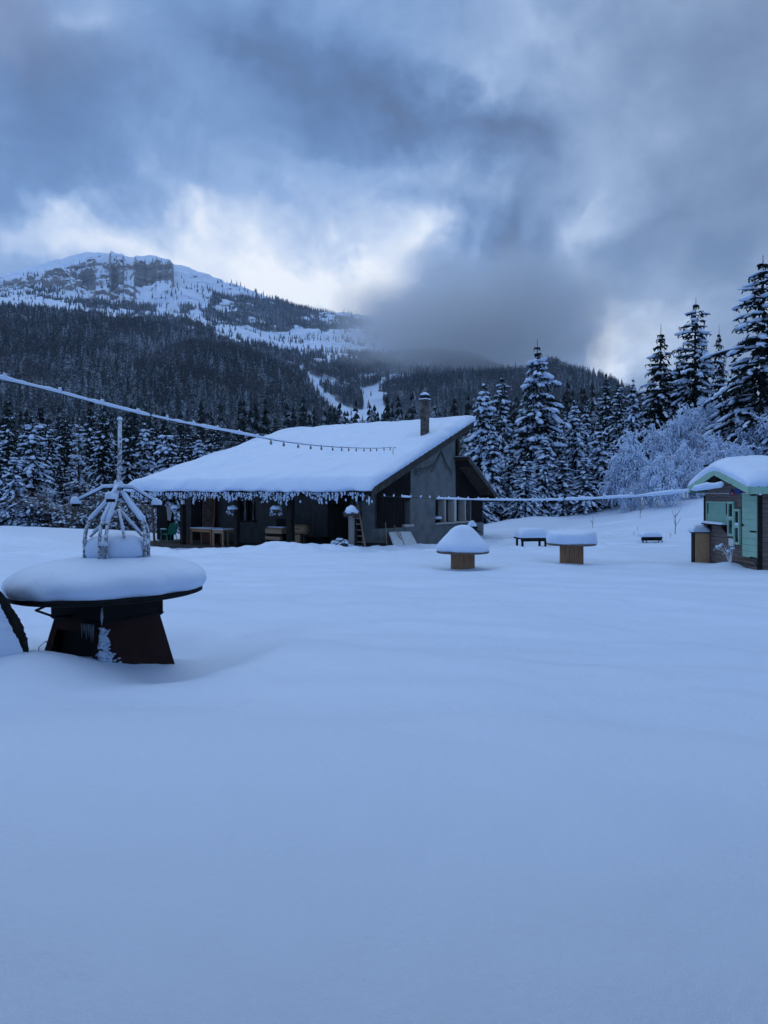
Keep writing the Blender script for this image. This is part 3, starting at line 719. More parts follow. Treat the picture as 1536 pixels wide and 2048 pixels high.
    MB().box((XLe, -1.56, rz(-1.5)-.10), (OV, -1.51, rz(-1.5)+.10)).build('eave_board', M['dark_timber'], roof)
    for yy in (.9, 3.0, 4.9):                # purlin ends sticking out of the gable
        MB().box((-.3, yy-.09, rz(yy)-.24), (OV-.22, yy+.09, rz(yy)-.03)).build('purlin', M['dark_timber'], roof)
    MB().box((-10.5, 5.76, 3.9), (0, 5.86, rz(5.8)-.02)).build('clerestory_wall', M['dark_siding'], H)
    MB().box((-.04, 5.752, 3.4), (.10, 5.90, rz(5.8)-.02)).build('ridge_post', M['dark_timber'], H)
    # tile edges showing along the verge
    for i in range(22):
        yy = -1.45+i*.34
        MB().box((OV-.1, yy, rz(yy)+.12), (OV+.085, yy+.30, rz(yy)+.175)).build('roof_tile', M['fascia'], roof)
    # --- rear slope, lower
    r0, r1, zz0, zz1 = 5.60, 8.62, 4.10, 2.10
    rr_ = MB().hexa([(-10.5, r0, zz0-.10), (OV, r0, zz0-.10), (OV, r1, zz1-.10), (-10.5, r1, zz1-.10), (-10.5, r0, zz0), (OV, r0, zz0), (OV, r1, zz1), (-10.5, r1, zz1)]).build('rear_roof', M['soffit'], H)
    MB().hexa([(OV, r0, zz0-.22), (OV+.05, r0, zz0-.22), (OV+.05, r1+.05, zz1-.22), (OV, r1+.05, zz1-.22), (OV, r0, zz0+.04), (OV+.05, r0, zz0+.04), (OV+.05, r1+.05, zz1+.04), (OV, r1+.05, zz1+.04)]).build('verge_board', M['fascia'], rr_)
    MB().hexa([(-.12, r0+.1, zz0-.32), (OV-.02, r0+.1, zz0-.32), (OV-.02, r0+.3, zz0-.45), (-.12, r0+.3, zz0-.45), (-.12, r0+.1, zz0-.13), (OV-.02, r0+.1, zz0-.13), (OV-.02, r0+.3, zz0-.26), (-.12, r0+.3, zz0-.26)]).build('purlin', M['dark_timber'], rr_)
    MB().box((-.12, 8.1, 2.10), (OV-.02, 8.3, 2.26)).build('purlin', M['soffit'], rr_)
    v, f = snow_slab(bil((-10.5, r0+.1, zz0-.03), (OV+.07, r0+.1, zz0-.03), (OV+.07, r1+.05, zz1+.01), (-10.5, r1+.05, zz1+.01)), 11, 3.6, .10, .12, 50, 40, seed=8)
    mesh_obj('snow_cover', v, f, M['snow'], rr_)
    # --- the deep snow on the front slope
    base = bil((XLe-.03, -1.60, rz(-1.60)+th+.06), (OV+.05, -1.60, rz(-1.60)+th+.06), (OV+.05, YR+.12, rz(YR)+th+.08), (XLr, YR+.12, rz(YR)+th+.08))
    v, f = snow_slab(base, 15.8, 8.2, .37, .42, 260, 120, seed=4, over=.11, amp=.15, wav=.14)
    # soft sag of the blanket over the eave
    U = np.clip((v[:, 1]+1.72)/.45, 0, 1); v[:, 2] -= (1-U)**1.5*.15*(1.0+.55*fbm(v[:, 0]*.9, v[:, 1]*0, 3, 12))
    # a little hollow round the chimney
    dd = np.hypot(v[:, 0]+.42, v[:, 1]-3.65); n2 = len(v)//2; v[:n2, 2] -= .13*np.exp(-(dd[:n2]/.55)**2)
    mesh_obj('snow_cover', v, f, M['snow'], roof)
    v, f = snow_slab(bil((XLe-1, 8.6, 2.42), (XLe, -1.5, rz(-1.5)+th), (XLr, YR, rz(YR)+th+.05), (XLr-.2, 8.6, 3.3)), 10, 5, .35, .5, 30, 30, seed=5)
    mesh_obj('snow_cover', v, f, M['snow'], roof)
    # --- chimney
    cx, cy = -.40, 3.80; zb = rz(3.8)
    ch = MB().box((cx-.145, cy-.145, zb-.3), (cx+.145, cy+.145, 6.53)).build('chimney', M['chimney'], roof, bevel=.015)
    MB().box((cx-.19, cy-.19, 6.53), (cx+.19, cy+.19, 6.59)).build('chimney_collar', M['chimney'], ch)
    b = MB()
    for sx in (-1, 1):
        for sy in (-1, 1): b.box((cx+sx*.11-.025, cy+sy*.11-.025, 6.592), (cx+sx*.11+.025, cy+sy*.11+.025, 6.74))
    b.box((cx-.08, cy-.08, 6.593), (cx+.08, cy+.08, 6.70)); b.box((cx-.145, cy-.145, 6.742), (cx+.145, cy+.145, 6.78)); b.build('chimney_cowl', M['black_metal'], ch)
    v, f = snow_slab(bil((cx-.15, cy-.15, 6.785), (cx+.15, cy-.15, 6.785), (cx+.15, cy+.15, 6.785), (cx-.15, cy+.15, 6.785)), .30, .30, .13, .14, 14, 14, over=.02)
    s = mesh_obj('snow_cap', v, f, M['snow'], ch)
    v, f = snow_slab(bil((cx-.20, cy-.20, 6.594), (cx+.20, cy-.20, 6.594), (cx+.20, cy+.20, 6.594), (cx-.20, cy+.20, 6.594)), .40, .40, .045, .05, 14, 14, over=.01)
    mesh_obj('snow_cap', v, f, M['snow'], ch)
    # --- bent wire standing out of the roof snow where the bulb string ends
    a = on_roof(786, 912); b_ = on_roof(784, 896, .0); w = MB(); za = a[2]
    w.tube([(a[0], a[1], za-.1), (a[0], a[1], za+.30), (a[0]+.06, a[1], za+.36), (a[0]+.14, a[1], za+.33)], .012, 6)
    w.build('roof_hook', M['black_metal'], roof)
def on_roof(px, py, extra=.45):
    """photo point -> house coordinates on the roof snow"""
    u = (px-CX)/F; v = (HY-py)/F; y = 2.0
    for _ in range(40):
        x = (u*(30+.8*y)+.15-.6*y)/(.8+.6*u); D = 30-.6*x+.8*y; z = -ZF+v*D; y = .5*y+.5*((z-2.50-extra)/SL-1.5)
    return x, y, z
build_house()

def at_house(name, x, y, z, rz, label, cat, group=None):
    p = h2w(x, y, z); return empty(name, p, HROT+rz, label, cat, group)

# icicle light curtain along the eave, loaded with snow
def snow_lump_tmpl():
    seg, rings = 6, 3; V = [(-1, 0, 0)]; Fs = []
    for i in range(rings):
        t = -math.pi/2+math.pi*(i+1)/(rings+1)
        for k in range(seg):
            a = 2*math.pi*k/seg; V.append((math.sin(t), math.cos(t)*math.cos(a), math.cos(t)*math.sin(a)))
    V.append((1, 0, 0)); n = len(V)-1
    for k in range(seg): Fs.append((0, 1+(k+1) % seg, 1+k))
    for i in range(rings-1):
        for k in range(seg):
            a, b, c, d = 1+i*seg+k, 1+i*seg+(k+1) % seg, 1+(i+1)*seg+(k+1) % seg, 1+(i+1)*seg+k; Fs += [(a, b, c), (a, c, d)]
    for k in range(seg): Fs.append((n, 1+(rings-1)*seg+k, 1+(rings-1)*seg+(k+1) % seg))
    return np.array(V, float), np.array(Fs, int)
LT, LF = snow_lump_tmpl()
def lumps(c, a, L, W, Hh, g, jit=.12, up=(0, 0, 1)):
    """N rounded clumps: centres c, axes a, half sizes L, W, Hh -> verts, tris"""
    c = np.asarray(c, float); a = np.asarray(a, float); a = a/(np.linalg.norm(a, axis=1, keepdims=True)+1e-9); n = len(c)
    b = np.cross(np.broadcast_to(np.array(up, float), a.shape), a); nb = np.linalg.norm(b, axis=1, keepdims=True); b = np.where(nb < .05, np.array([1., 0, 0]), b/(nb+1e-9)); d = np.cross(a, b)
    T = LT[None]+g.normal(0, jit, (n, len(LT), 3))
    v = c[:, None]+T[..., :1]*(a*np.reshape(L, (-1, 1)))[:, None]+T[..., 1:2]*(b*np.reshape(W, (-1, 1)))[:, None]+T[..., 2:3]*(d*np.reshape(Hh, (-1, 1)))[:, None]
    f = LF[None]+(np.arange(n)*len(LT))[:, None, None]
    return v.reshape(-1, 3), f.reshape(-1, 3)
def icicle_lights():
    g = np.random.default_rng(9)
    t = empty('icicle_lights', h2w(-7, -1.66, 2.50), HROT, 'curtain of icicle lights clotted with snow along the chalet eave', 'lights')
    x = np.linspace(-7.4, 7.55, 120)
    def zc(x): return -.05*np.abs(np.sin(x*1.35+.5))
    w = MB().tube([(a, 0, zc(a)) for a in x], .012, 5); w.build('cable', M['cable_rubber'], t)
    xs = np.arange(-7.3, 7.5, .085); xs = xs+g.uniform(-.03, .03, len(xs)); C = []; A = []; L = []; W = []
    strand = MB()
    for xx in xs:
        ln = g.uniform(.08, .40)*(.75+.45*float(fbm(xx*.9, 2.2, 3, 6)))+.04+(.12 if xx < -5.9 else 0)+(.15 if g.uniform() < .04 else 0); k = max(2, int(ln/.07)); yy = g.uniform(-.02, .02)
        strand.bar((xx, yy, zc(xx)), (xx, yy, zc(xx)-ln), .008)
        for i in range(k):
            if g.uniform() < .22: continue
            C.append((xx+g.normal(0, .012), yy, zc(xx)-.03-i*ln/k)); A.append((g.normal(0, .35), g.normal(0, .3), 1)); s = g.uniform(.55, 1.25); L.append(.054*s); W.append(.031*s)
    tag(strand.build('strand', M['cable_rubber'], t), kind='stuff')
    v, f = lumps(C, A, L, W, W, g, .18); tag(mesh_obj('snow_clumps', v, f, M['snow'], t), kind='stuff')
    # single frozen bulbs dangling below
    for px, py in ((640, 1008), (693, 1003), (735, 1005), (745, 1006), (602, 1006), (551, 1003), (570, 1002), (676, 1001)):
        x_, y_, z_ = on_front(px, py, -1.62); v, f = lumps([(x_+7, 0, z_-2.44)], [(0, 0, 1)], [.06], [.032], [.032], g); mesh_obj('bulb', v, f, M['snow'], t)
    for px, py, ln in ((675, 1000, .26), (714, 999, .20), (739, 1002, .30)):
        x_, y_, z_ = on_front(px, py, -1.62); v, f = lumps([(x_+7, .01, z_-2.44-.05)], [(0, 0, 1)], [ln*.6], [.035], [.035], g); mesh_obj('icicle', v, f, M['snow'], t)
icicle_lights()
def gable_lights():
    t = empty('light_garland', h2w(.05, 3, 2.47), HROT, 'dark unlit icicle light garland draped on the gable wall', 'lights')
    g = np.random.default_rng(4); pts = [(828, 933), (836, 936), (848, 936), (858, 933), (868, 926), (876, 914), (882, 900), (886, 908), (891, 922), (898, 935), (905, 940)]
    P = []
    for i in range(len(pts)-1):
        for k in np.linspace(0, 1, 8)[:-1]:
            q = on_gable(pts[i][0]*(1-k)+pts[i+1][0]*k, pts[i][1]*(1-k)+pts[i+1][1]*k, .02); P.append((q[0]-.05, q[1]-3, q[2]-2.47))
    MB().tube(P, .006, 5).build('cable', M['cable_rubber'], t)
    s = MB()
    for p in P[::1]:
        ln = g.uniform(.10, .42); q = (p[0], p[1]+g.normal(0, .02), p[2]-ln); s.bar(p, q, .0045)
        for k in range(int(ln/.11)): s.bar((p[0], p[1]-.008, p[2]-k*.11-.04), (p[0], p[1]+.012, p[2]-k*.11-.07), .009)
    tag(s.build('strand', M['cable_rubber'], t), kind='stuff')
gable_lights()

# ------------------------------------------------------------------ things on and before the terrace
def snow_blob(name, c, rx, ry, rz, parent, seed=0, flat=.25, mat_='snow'):
    n = 14; prof = [(1.0, 0)]+[(math.cos(t)**.75, math.sin(t)) for t in np.linspace(.15, 1.5, 7)]+[(0, 1)]
    m = MB().lathe([(r, z) for r, z in prof], 18, nz=.25, seed=seed); v = np.array(m.v)*np.array([rx, ry, rz])+np.array(c)
    return mesh_obj(name, v, m.f, M[mat_], parent)
def garden_chair():
    x, y, _ = on_front(338, 1087, -.55); c = at_house('garden_chair', x, y, 0, math.radians(-94), 'green slatted garden armchair at the left end of the terrace', 'chair')
    G = M['chair_green']
    # seat shell: reclined back of slats and a seat, plus tube legs and arms
    back = MB()
    for i in range(9):
        xx = -.22+i*.055; back.bar((xx, .20, .38), (xx, .44, .92), .045, .012, up=(0, 1, 0))
    back.build('backrest', G, c)
    MB().tube([(-.25, .18, .36), (-.26, .44, .90), (-.20, .47, .96), (.20, .47, .96), (.26, .44, .90), (.25, .18, .36)], .017, 7).build('back_frame', G, c, True)
    seat = MB()
    for i in range(9): seat.bar((-.24, -.26+i*.055, .42-i*.004), (.24, -.26+i*.055, .42-i*.004), .045, .014)
    seat.build('seat', G, c)
    for s in (-1, 1):
        MB().tube([(s*.27, -.30, 0), (s*.26, -.26, .42)], .018, 7).build('leg', G, c, True)
        MB().tube([(s*.27, .34, 0), (s*.26, .18, .40)], .018, 7).build('leg', G, c, True)
        a = MB().tube([(s*.27, -.27, .42), (s*.30, -.28, .60), (s*.31, -.20, .64), (s*.30, .30, .66)], .018, 7).build('armrest', G, c, True)
        v, f = snow_slab(bil((s*.305-.035, -.26, .662), (s*.305+.035, -.26, .662), (s*.305+.035, .2, .675), (s*.305-.035, .2, .675)), .07, .46, .03, .03, 8, 14, over=.01); mesh_obj('snow_cap', v, f, M['snow'], a)
garden_chair()
def table(name, px0, px1, y0, depth, h, matn, label):
    xa = on_front(px0, 1060, y0)[0]; xb = on_front(px1, 1060, y0)[0]; w = xb-xa
    t = at_house(name, xa, y0, 0, 0, label, 'table')
    MB().box((0, 0, h-.035), (w, depth, h)).build('tabletop', M[matn], t, bevel=.005)
    MB().box((.05, .03, h-.16), (w-.05, .06, h-.036)).build('apron', M[matn], t)
    MB().box((.05, depth-.06, h-.16), (w-.05, depth-.03, h-.036)).build('apron', M[matn], t)
    for lx in (.03, w-.10):
        for ly in (.03, depth-.10): MB().box((lx, ly, 0), (lx+.07, ly+.07, h-.036)).build('leg', M[matn], t)
    v, f = snow_slab(bil((0, 0, h+.003), (w, 0, h+.003), (w, depth, h+.003), (0, depth, h+.003)), w, depth, .035, .05, 20, 14, over=.0); mesh_obj('snow_cap', v, f, M['snow'], t)
table('wooden_table', 379, 422, -.85, .75, .77, 'orange_wood', 'orange-brown wooden table on the terrace beside the green chair')
table('wooden_table', 423, 446, -.98, 1.0, .76, 'tan_wood', 'pale wooden table pushed against the orange-brown one on the terrace')
def carved_door():
    x0 = on_front(406, 1000, 1.25)[0]; x1 = on_front(428, 1000, 1.25)[0]; w = x1-x0
    d = at_house('carved_door', x0, 1.22, 0, 0, 'tall carved brown door leaning on the terrace wall behind the tables', 'door')
    MB().box((0, 0, 0), (w, .06, 2.25)).build('door_leaf', M['carved_wood'], d)
    for z0, z1 in ((.15, .75), (.85, 1.35), (1.45, 2.1)):
        p = MB().box((.1, -.02, z0), (w-.1, -.002, z1)).build('door_panel', M['carved_wood'], d, bevel=.012)
        zm = (z0+z1)/2
        MB().bar((.14, -.035, z0+.06), (w-.14, -.035, z1-.06), .03).bar((w-.14, -.035, z0+.06), (.14, -.035, z1-.06), .03).build('carving', M['carved_wood'], p)
    MB().bar((w+.02, -.02, 0), (w+.10, .02, 2.3), .05).build('door_edge', M['orange_wood'], d)
carved_door()
def chest():
    x0 = on_front(402, 1070, .4)[0]; c = at_house('wooden_chest', x0, .35, 0, 0, 'small reddish wooden chest under the orange-brown table', 'chest')
    MB().box((0, 0, 0), (.75, .45, .38)).build('chest_body', M['red_box'], c); MB().box((-.02, -.02, .383), (.77, .47, .46)).build('chest_lid', M['red_box'], c, bevel=.01)
chest()
def barbecues():
    # grill with tan side shelf, left of the wide post
    x0 = on_front(534, 1060, -.3)[0]; x1 = on_front(567, 1060, -.3)[0]; w = x1-x0
    b = at_house('barbecue', x0, -.35, 0, 0, 'tan fronted barbecue with a raised lid left of the thick terrace post', 'barbecue')
    MB().box((.02, .02, .05), (w-.02, .55, .62)).build('cabinet', M['black_metal'], b)
    MB().prism([(0, -.06, .66), (0, .60, .66), (0, .60, .92), (0, .05, .92), (0, -.06, .84)], (w, 0, 0)).build('firebox', M['tan_wood'], b)
    MB().box((.1, -.16, .40), (w-.02, .0, .53)).build('front_shelf', M['tan_wood'], b)
    MB().box((.06, .56, .94), (w, .62, 1.30)).build('lid', M['black_metal'], b)
    for s in (.08, w-.08): MB().tube([(s-.03, .3, .05), (s+.03, .3, .05)], .05, 10).build('wheel', M['black_metal'], b)
    v, f = snow_slab(bil((.02, .06, .924), (w-.02, .06, .924), (w-.02, .4, .924), (.02, .4, .924)), w, .34, .03, .05, 16, 10); mesh_obj('snow_cap', v, f, M['snow'], b)
    # barrel smoker right of the post
    x0 = on_front(586, 1060, -.1)[0]; x1 = on_front(612, 1060, -.1)[0]; w = x1-x0
    b = at_house('smoker', x0, 0, 0, 0, 'tan barrel smoker right of the thick terrace post', 'barbecue')
    MB().tube([(0, 0, .86), (.06, 0, .86), (w-.08, 0, .86), (w, 0, .84)], [.20, .225, .225, .16], 16).build('barrel', M['tan_wood'], b, True)
    MB().box((.08, -.12, .22), (.42, .12, .62)).build('firebox', M['tan_wood'], b)
    for lx in (.1, w-.18):
        for ly in (-.14, .14): MB().bar((lx, ly, 0), (lx, ly, .70), .035).build('leg', M['black_metal'], b)
    MB().bar((.15, -.24, .90), (w-.25, -.24, .90), .025).build('handle', M['black_metal'], b)
    # tool leaning on the wall, dark trough
    x0 = on_front(624, 1060, 1.3)[0]; t = at_house('broom', x0, 1.25, 0, 0, 'pale broom handle standing against the terrace wall right of the smoker', 'broom')
    MB().tube([(0, 0, .1), (.0, .15, 1.55)], .016, 6).build('handle', M['broom_wood'], t); MB().box((-.14, -.06, 0), (.14, .02, .12)).build('brush', M['dark_timber'], t)
    x0 = on_front(614, 1060, .5)[0]; t = at_house('storage_trough', x0, .4, 0, 0, 'low dark trough on the terrace floor by the broom', 'trough')
    MB().hexa([(.06, .04, 0), (.94, .04, 0), (.94, .46, 0), (.06, .46, 0), (0, 0, .48), (1.0, 0, .48), (1.0, .5, .48), (0, .5, .48)]).build('trough_body', M['black_metal'], t); MB().box((-.03, -.03, .482), (1.03, .53, .52)).build('rim', M['black_metal'], t)
barbecues()
def hanging_pots():
    L = {352: 'leftmost hanging basket capped with snow, above the green chair', 465: 'hanging basket capped with snow beside the dark terrace window', 552: 'hanging basket capped with snow above the tan barbecue'}
    for px, py in ((352, 1016), (465, 1018), (552, 1018)):
        x, y, z = on_front(px, py, -1.25); z -= .05
        t = at_house('hanging_basket', x, y, z, 0, L[px], 'flower basket', 'snow-capped baskets hanging from the eave')
        MB().lathe([(.10, -.14), (.17, -.02), (.19, .04), (.17, .05)], 14).build('pot', M['pot'], t, True)
        snow_blob('snow_cap', (0, 0, .035), .24, .24, .17, t, px)
        g = np.random.default_rng(px); n = 26; a = g.uniform(0, 6.28, n); r = g.uniform(.14, .27, n)
        c = np.stack([np.cos(a)*r, np.sin(a)*r, g.uniform(-.22, .05, n)], 1)
        v, f = lumps(c, np.stack([np.cos(a)*.4, np.sin(a)*.4, -np.ones(n)], 1), g.uniform(.03, .07, n), g.uniform(.02, .04, n), g.uniform(.02, .04, n), g); tag(mesh_obj('snowy_leaves', v, f, M['snow'], t), kind='stuff')
        v, f = lumps(c*[1.05, 1.05, 1]-[0, 0, .05], np.stack([np.cos(a)*.4, np.sin(a)*.4, -np.ones(n)], 1), g.uniform(.04, .07, n), g.uniform(.02, .03, n), g.uniform(.02, .03, n), g); tag(mesh_obj('foliage', v, f, M['dry_plant'], t), kind='stuff')
        w = MB()
        for k in range(3): w.bar((math.cos(k*2.1)*.17, math.sin(k*2.1)*.17, .04), (0, 0, .45), .010)
        w.build('hanger', M['dry_plant'], t)
    x, y, z = on_front(367, 1004, -1.32); t = at_house('wall_lantern', x, y, z, 0, 'small pale lantern under the eave near the leftmost basket', 'lantern')
    MB().box((-.09, -.09, -.10), (.09, .02, .10)).build('lantern_body', M['meter_white'], t, bevel=.01); MB().box((-.10, -.10, .102), (.10, .03, .125)).build('lantern_cap', M['grey_metal'], t)
hanging_pots()
def left_clutter():
    # torn tarp hanging under the left eave, leaning plank, cluttered shelf
    x, y, z = on_front(333, 1000, -1.2); t = at_house('hanging_tarp', x, y, z, 0, 'torn grey tarp hanging under the left end of the eave', 'tarp')
    P = [(332, 1010), (344, 1012), (343, 1030), (341, 1042), (335, 1040), (334, 1026)]
    poly = [np.array(on_front(a, b, -1.2))-np.array([x, y, z]) for a, b in P]; MB().prism([tuple(p) for p in poly], (0, .02, 0)).build('tarp_cloth', M['grey_post'], t)
    x, y, z = on_front(309, 1085, -1.0); t = at_house('leaning_plank', x, y, 0, 0, 'brown plank leaning at the left end of the terrace', 'plank')
    q = on_front(304, 1008, -1.0); MB().bar((0, 0, 0), (q[0]-x, .0, q[2]), .14, .04, up=(0, 1, 0)).build('board', M['carved_wood'], t)
    x, y, z = on_front(322, 1015, .6); t = at_house('wall_cabinet', x, y, 0, 0, 'black cabinet in the left corner of the terrace', 'cabinet')
    MB().box((-.35, 0, 0), (.55, .4, 1.75)).build('cabinet_body', M['dark_siding'], t); MB().box((-.33, -.022, 1.15), (.53, -.002, 1.72)).build('cabinet_door', M['black_metal'], t)
    # snow-topped wall at the foot of the deck, far left
    x, y, z = on_front(287, 1046, -1.6); 
left_clutter()
def right_clutter():
    # grey post with a snow-capped planter
    x, y, z = on_front(703, 1096, -2.0); t = at_house('planter_post', x, y, z-.1, 0, 'grey post carrying a planter heaped with snow before the terrace', 'post')
    hz_ = on_front(703, 1032, -2.0)[2]-z+.1
    MB().box((-.08, -.08, -.3), (.08, .08, hz_)).build('post_shaft', M['grey_post'], t)
    MB().hexa([(-.20, -.2, hz_), (.20, -.2, hz_), (.20, .2, hz_), (-.20, .2, hz_), (-.24, -.24, hz_+.14), (.24, -.24, hz_+.14), (.24, .24, hz_+.14), (-.24, .24, hz_+.14)]).build('planter_box', M['pot'], t)
    snow_blob('snow_cap', (0, 0, hz_+.10), .27, .27, .24, t, 3)
    g = np.random.default_rng(1); n = 40; a = g.uniform(0, 6.28, n); r = g.uniform(.18, .30, n); c = np.stack([np.cos(a)*r, np.sin(a)*r, hz_+g.uniform(-.06, .14, n)], 1)
    v, f = lumps(c, np.stack([np.cos(a), np.sin(a), -.6*np.ones(n)], 1), g.uniform(.03, .06, n), g.uniform(.02, .03, n), g.uniform(.02, .03, n), g); tag(mesh_obj('foliage', v, f, M['dry_plant'], t), kind='stuff')
    # wooden ladder
    x0, y0, _ = on_front(731, 1095, -1.75); x1, _, z1 = on_front(716, 1003, -.6)
    t = at_house('ladder', x0, y0, 0, 0, 'wooden ladder leaning under the eave by the chalet corner', 'ladder'); zb = on_front(731, 1097, -1.75)[2]
    A0 = np.array([0, 0, zb]); A1 = np.array([x1-x0, 1.1, z1]); B0 = A0+[-.42, .05, 0]; B1 = A1+[-.22, .05, 0]
    MB().bar(A0, A1, .05, .07).build('rail', M['broom_wood'], t); MB().bar(B0, B1, .05, .07).build('rail', M['dark_timber'], t)
    for k in range(1, 8):
        s = k/8; MB().bar(A0*(1-s)+A1*s, B0*(1-s)+B1*s, .035).build('rung', M['grey_post'], t)
    x, y, z = on_front(719, 1012, .1); t = at_house('blue_panel', x, y, 0, 0, 'small blue-grey panel hung in the doorway behind the ladder', 'panel'); MB().box((-.11, 0, z-.22), (.11, .03, z+.20)).build('panel_sheet', M['blue_tarp'], t); MB().box((-.13, .032, z-.3), (.13, .06, 2.45)).build('hanger', M['dark_timber'], t)
    # low shrub heaped with snow
    x, y, z = on_front(683, 1094, -2.1); t = at_house('snowy_shrub', x, y, z-.1, 0, 'low shrub heaped with snow at the foot of the grey post', 'shrub')
    n = 90; a = g.uniform(0, 6.28, n); r = np.sqrt(g.uniform(0, 1, n)); hgt = .36*(1-r**2)+g.uniform(-.05, .08, n)
    c = np.stack([np.cos(a)*r*.62, np.sin(a)*r*.4, hgt], 1)
    v, f = lumps(c-[0, 0, .05], np.stack([np.cos(a), np.sin(a), -.2*np.ones(n)], 1), g.uniform(.07, .14, n), g.uniform(.04, .06, n), g.uniform(.03, .05, n), g); tag(mesh_obj('foliage', v, f, M['dry_plant'], t), kind='stuff')
    k = g.uniform(0, 1, n) < .75; v, f = lumps(c[k], np.stack([np.cos(a), np.sin(a), -.2*np.ones(n)], 1)[k], g.uniform(.06, .13, k.sum()), g.uniform(.05, .08, k.sum()), g.uniform(.03, .05, k.sum()), g); tag(mesh_obj('snow_clumps', v, f, M['snow'], t), kind='stuff')
    # dark crate by the ladder
    x, y, z = on_front(735, 1092, -.35); t = at_house('low_crate', x, y, 0, 0, 'low dark crate against the wall right of the ladder', 'crate')
    for k in range(3): MB().box((0, -.25, .05+k*.15), (.85, -.22, .17+k*.15)).build('slat', M['dark_timber'], t)
    MB().box((.01, -.218, 0), (.84, .2, .46)).build('crate_body', M['dark_siding'], t)
    # white sheets leaning on the plinth, with two sticks
    x, y, z = on_gable(775, 1096, .9)
    t = at_house('leaning_sheet', x, y, 0, 0, 'two pale snow-filmed sheets leaning on the gable plinth', 'sheet')
    def gp(px, py, x0): q = on_gable(px, py, x0); return np.array([q[0]-x, q[1]-y, q[2]])
    for i, (a, b_, c_, d) in enumerate((((778, 1064), (798, 1063), (812, 1102), (793, 1104)), ((800, 1063), (821, 1063), (838, 1094), (814, 1101)))):
        pa, pb = gp(*a, .12), gp(*b_, .12); pc, pd = gp(*c_, 1.0), gp(*d, 1.0)
        MB().prism([tuple(pa), tuple(pb), tuple(pc), tuple(pd)], (-.03, 0, -.03)).build('sheet', M['board_white'], t)
    for k, (px0, py0, px1, py1, x0, x1, lab) in enumerate(((771, 1045, 774, 1098, .25, .55, 'upright stick leaning at the chalet corner by the pale sheets'), (788, 1050, 807, 1085, .10, .62, 'thin dark stick lying against the pale leaning sheets'))):
        A_ = np.array(on_gable(px0, py0, x0)); B_ = np.array(on_gable(px1, py1, x1)); s = at_house('stick', B_[0], B_[1], B_[2], 0, lab, 'stick')
        MB().tube([(0, 0, -.1), tuple(A_-B_)], .022, 6).build('shaft', M['broom_wood'], s); MB().tube([tuple((A_-B_)*.985), tuple((A_-B_)*1.02)], .030, 6).build('grip', M['dark_timber'], s)
    # pot with snow on the wide sill
    x, y, z = on_gable(876, 1044, .03); t = at_house('sill_pot', x, y, 1.13, 0, 'dark flower pot capped with snow on the wide window sill', 'pot')
    MB().lathe([(.10, 0), (.15, .14), (.16, .17), (.14, .17)], 12).build('pot_body', M['black_metal'], t, True); snow_blob('snow_cap', (0, 0, .165), .17, .17, .12, t, 8)
    # barbecue behind the left spool table: kettle capped with snow
    p = at(944, 1053, 25.5); t = empty('kettle_grill', (p[0], p[1], gz(p[0], p[1])), 0, 'small kettle grill with a round snow cap behind the bell-shaped snow table', 'grill')
    hz_ = p[2]-t.location.z
    MB().lathe([(.05, -.16), (.16, -.10), (.20, 0), (.17, .03)], 14, (0, 0, hz_-.02)).build('bowl', M['black_metal'], t, True)
    for k in range(3): a = k*2.1+.3; MB().bar((math.cos(a)*.10, math.sin(a)*.10, hz_-.12), (math.cos(a)*.24, math.sin(a)*.24, -.1), .03).build('leg', M['black_metal'], t)
    MB().bar((.05, 0, hz_-.10), (.32, .05, hz_-.20), .035).build('handle', M['black_metal'], t)
    snow_blob('snow_cap', (0, 0, hz_-.01), .165, .165, .19, t, 5)
    p = at(926, 1057, 26.2); t = empty('side_tray', (p[0], p[1], gz(p[0], p[1])), 0, 'small snow-topped stand with a tap just left of the kettle grill', 'stand'); hz_ = p[2]-t.location.z
    MB().box((-.16, -.12, hz_-.05), (.16, .12, hz_)).build('tray', M['black_metal'], t); MB().box((-.14, -.10, hz_+.003), (.14, .10, hz_+.05)).build('snow_cap', M['snow'], t, bevel=.02)
    MB().bar((0, 0, -.1), (0, 0, hz_-.052), .05).build('stem', M['black_metal'], t); MB().bar((-.12, 0, hz_+.052), (-.12, 0, hz_+.20), .02).build('tap', M['black_metal'], t)
right_clutter()

# ------------------------------------------------------------------ spool tables, bench table, small bench
def spool(px, D, R, base_py, rim_py, prof, seed, label, base_w):
    p = at(px, rim_py, D); zg = at(px, base_py, D)[2]-.12
    t = empty('spool_table', (p[0], p[1], zg), 0, label, 'table'); h = p[2]-zg
    MB().lathe([(R*.97, h-.045), (R, h-.03), (R, h-.008), (R*.98, h)], 40).build('tabletop', M['spool_top'], t)
    n = 16
    for k in range(n):                                   # staves of the drum
        a0 = 2*math.pi*(k+.03)/n+seed*.13; a1 = 2*math.pi*(k+.97)/n+seed*.13; r0 = base_w-.03; r1 = base_w
        MB().hexa([(math.cos(a0)*r0, math.sin(a0)*r0, -.2), (math.cos(a0)*r1, math.sin(a0)*r1, -.2), (math.cos(a1)*r1, math.sin(a1)*r1, -.2), (math.cos(a1)*r0, math.sin(a1)*r0, -.2),
                   (math.cos(a0)*r0, math.sin(a0)*r0, h-.046), (math.cos(a0)*r1, math.sin(a0)*r1, h-.046), (math.cos(a1)*r1, math.sin(a1)*r1, h-.046), (math.cos(a1)*r0, math.sin(a1)*r0, h-.046)]).build('stave', M['spool_wood'], t)
    m = MB().lathe([(r*R, z) for r, z in prof], 72, (0, 0, h+.002), nz=.11, seed=seed); m.build('snow_cap', M['snow'], t, True)
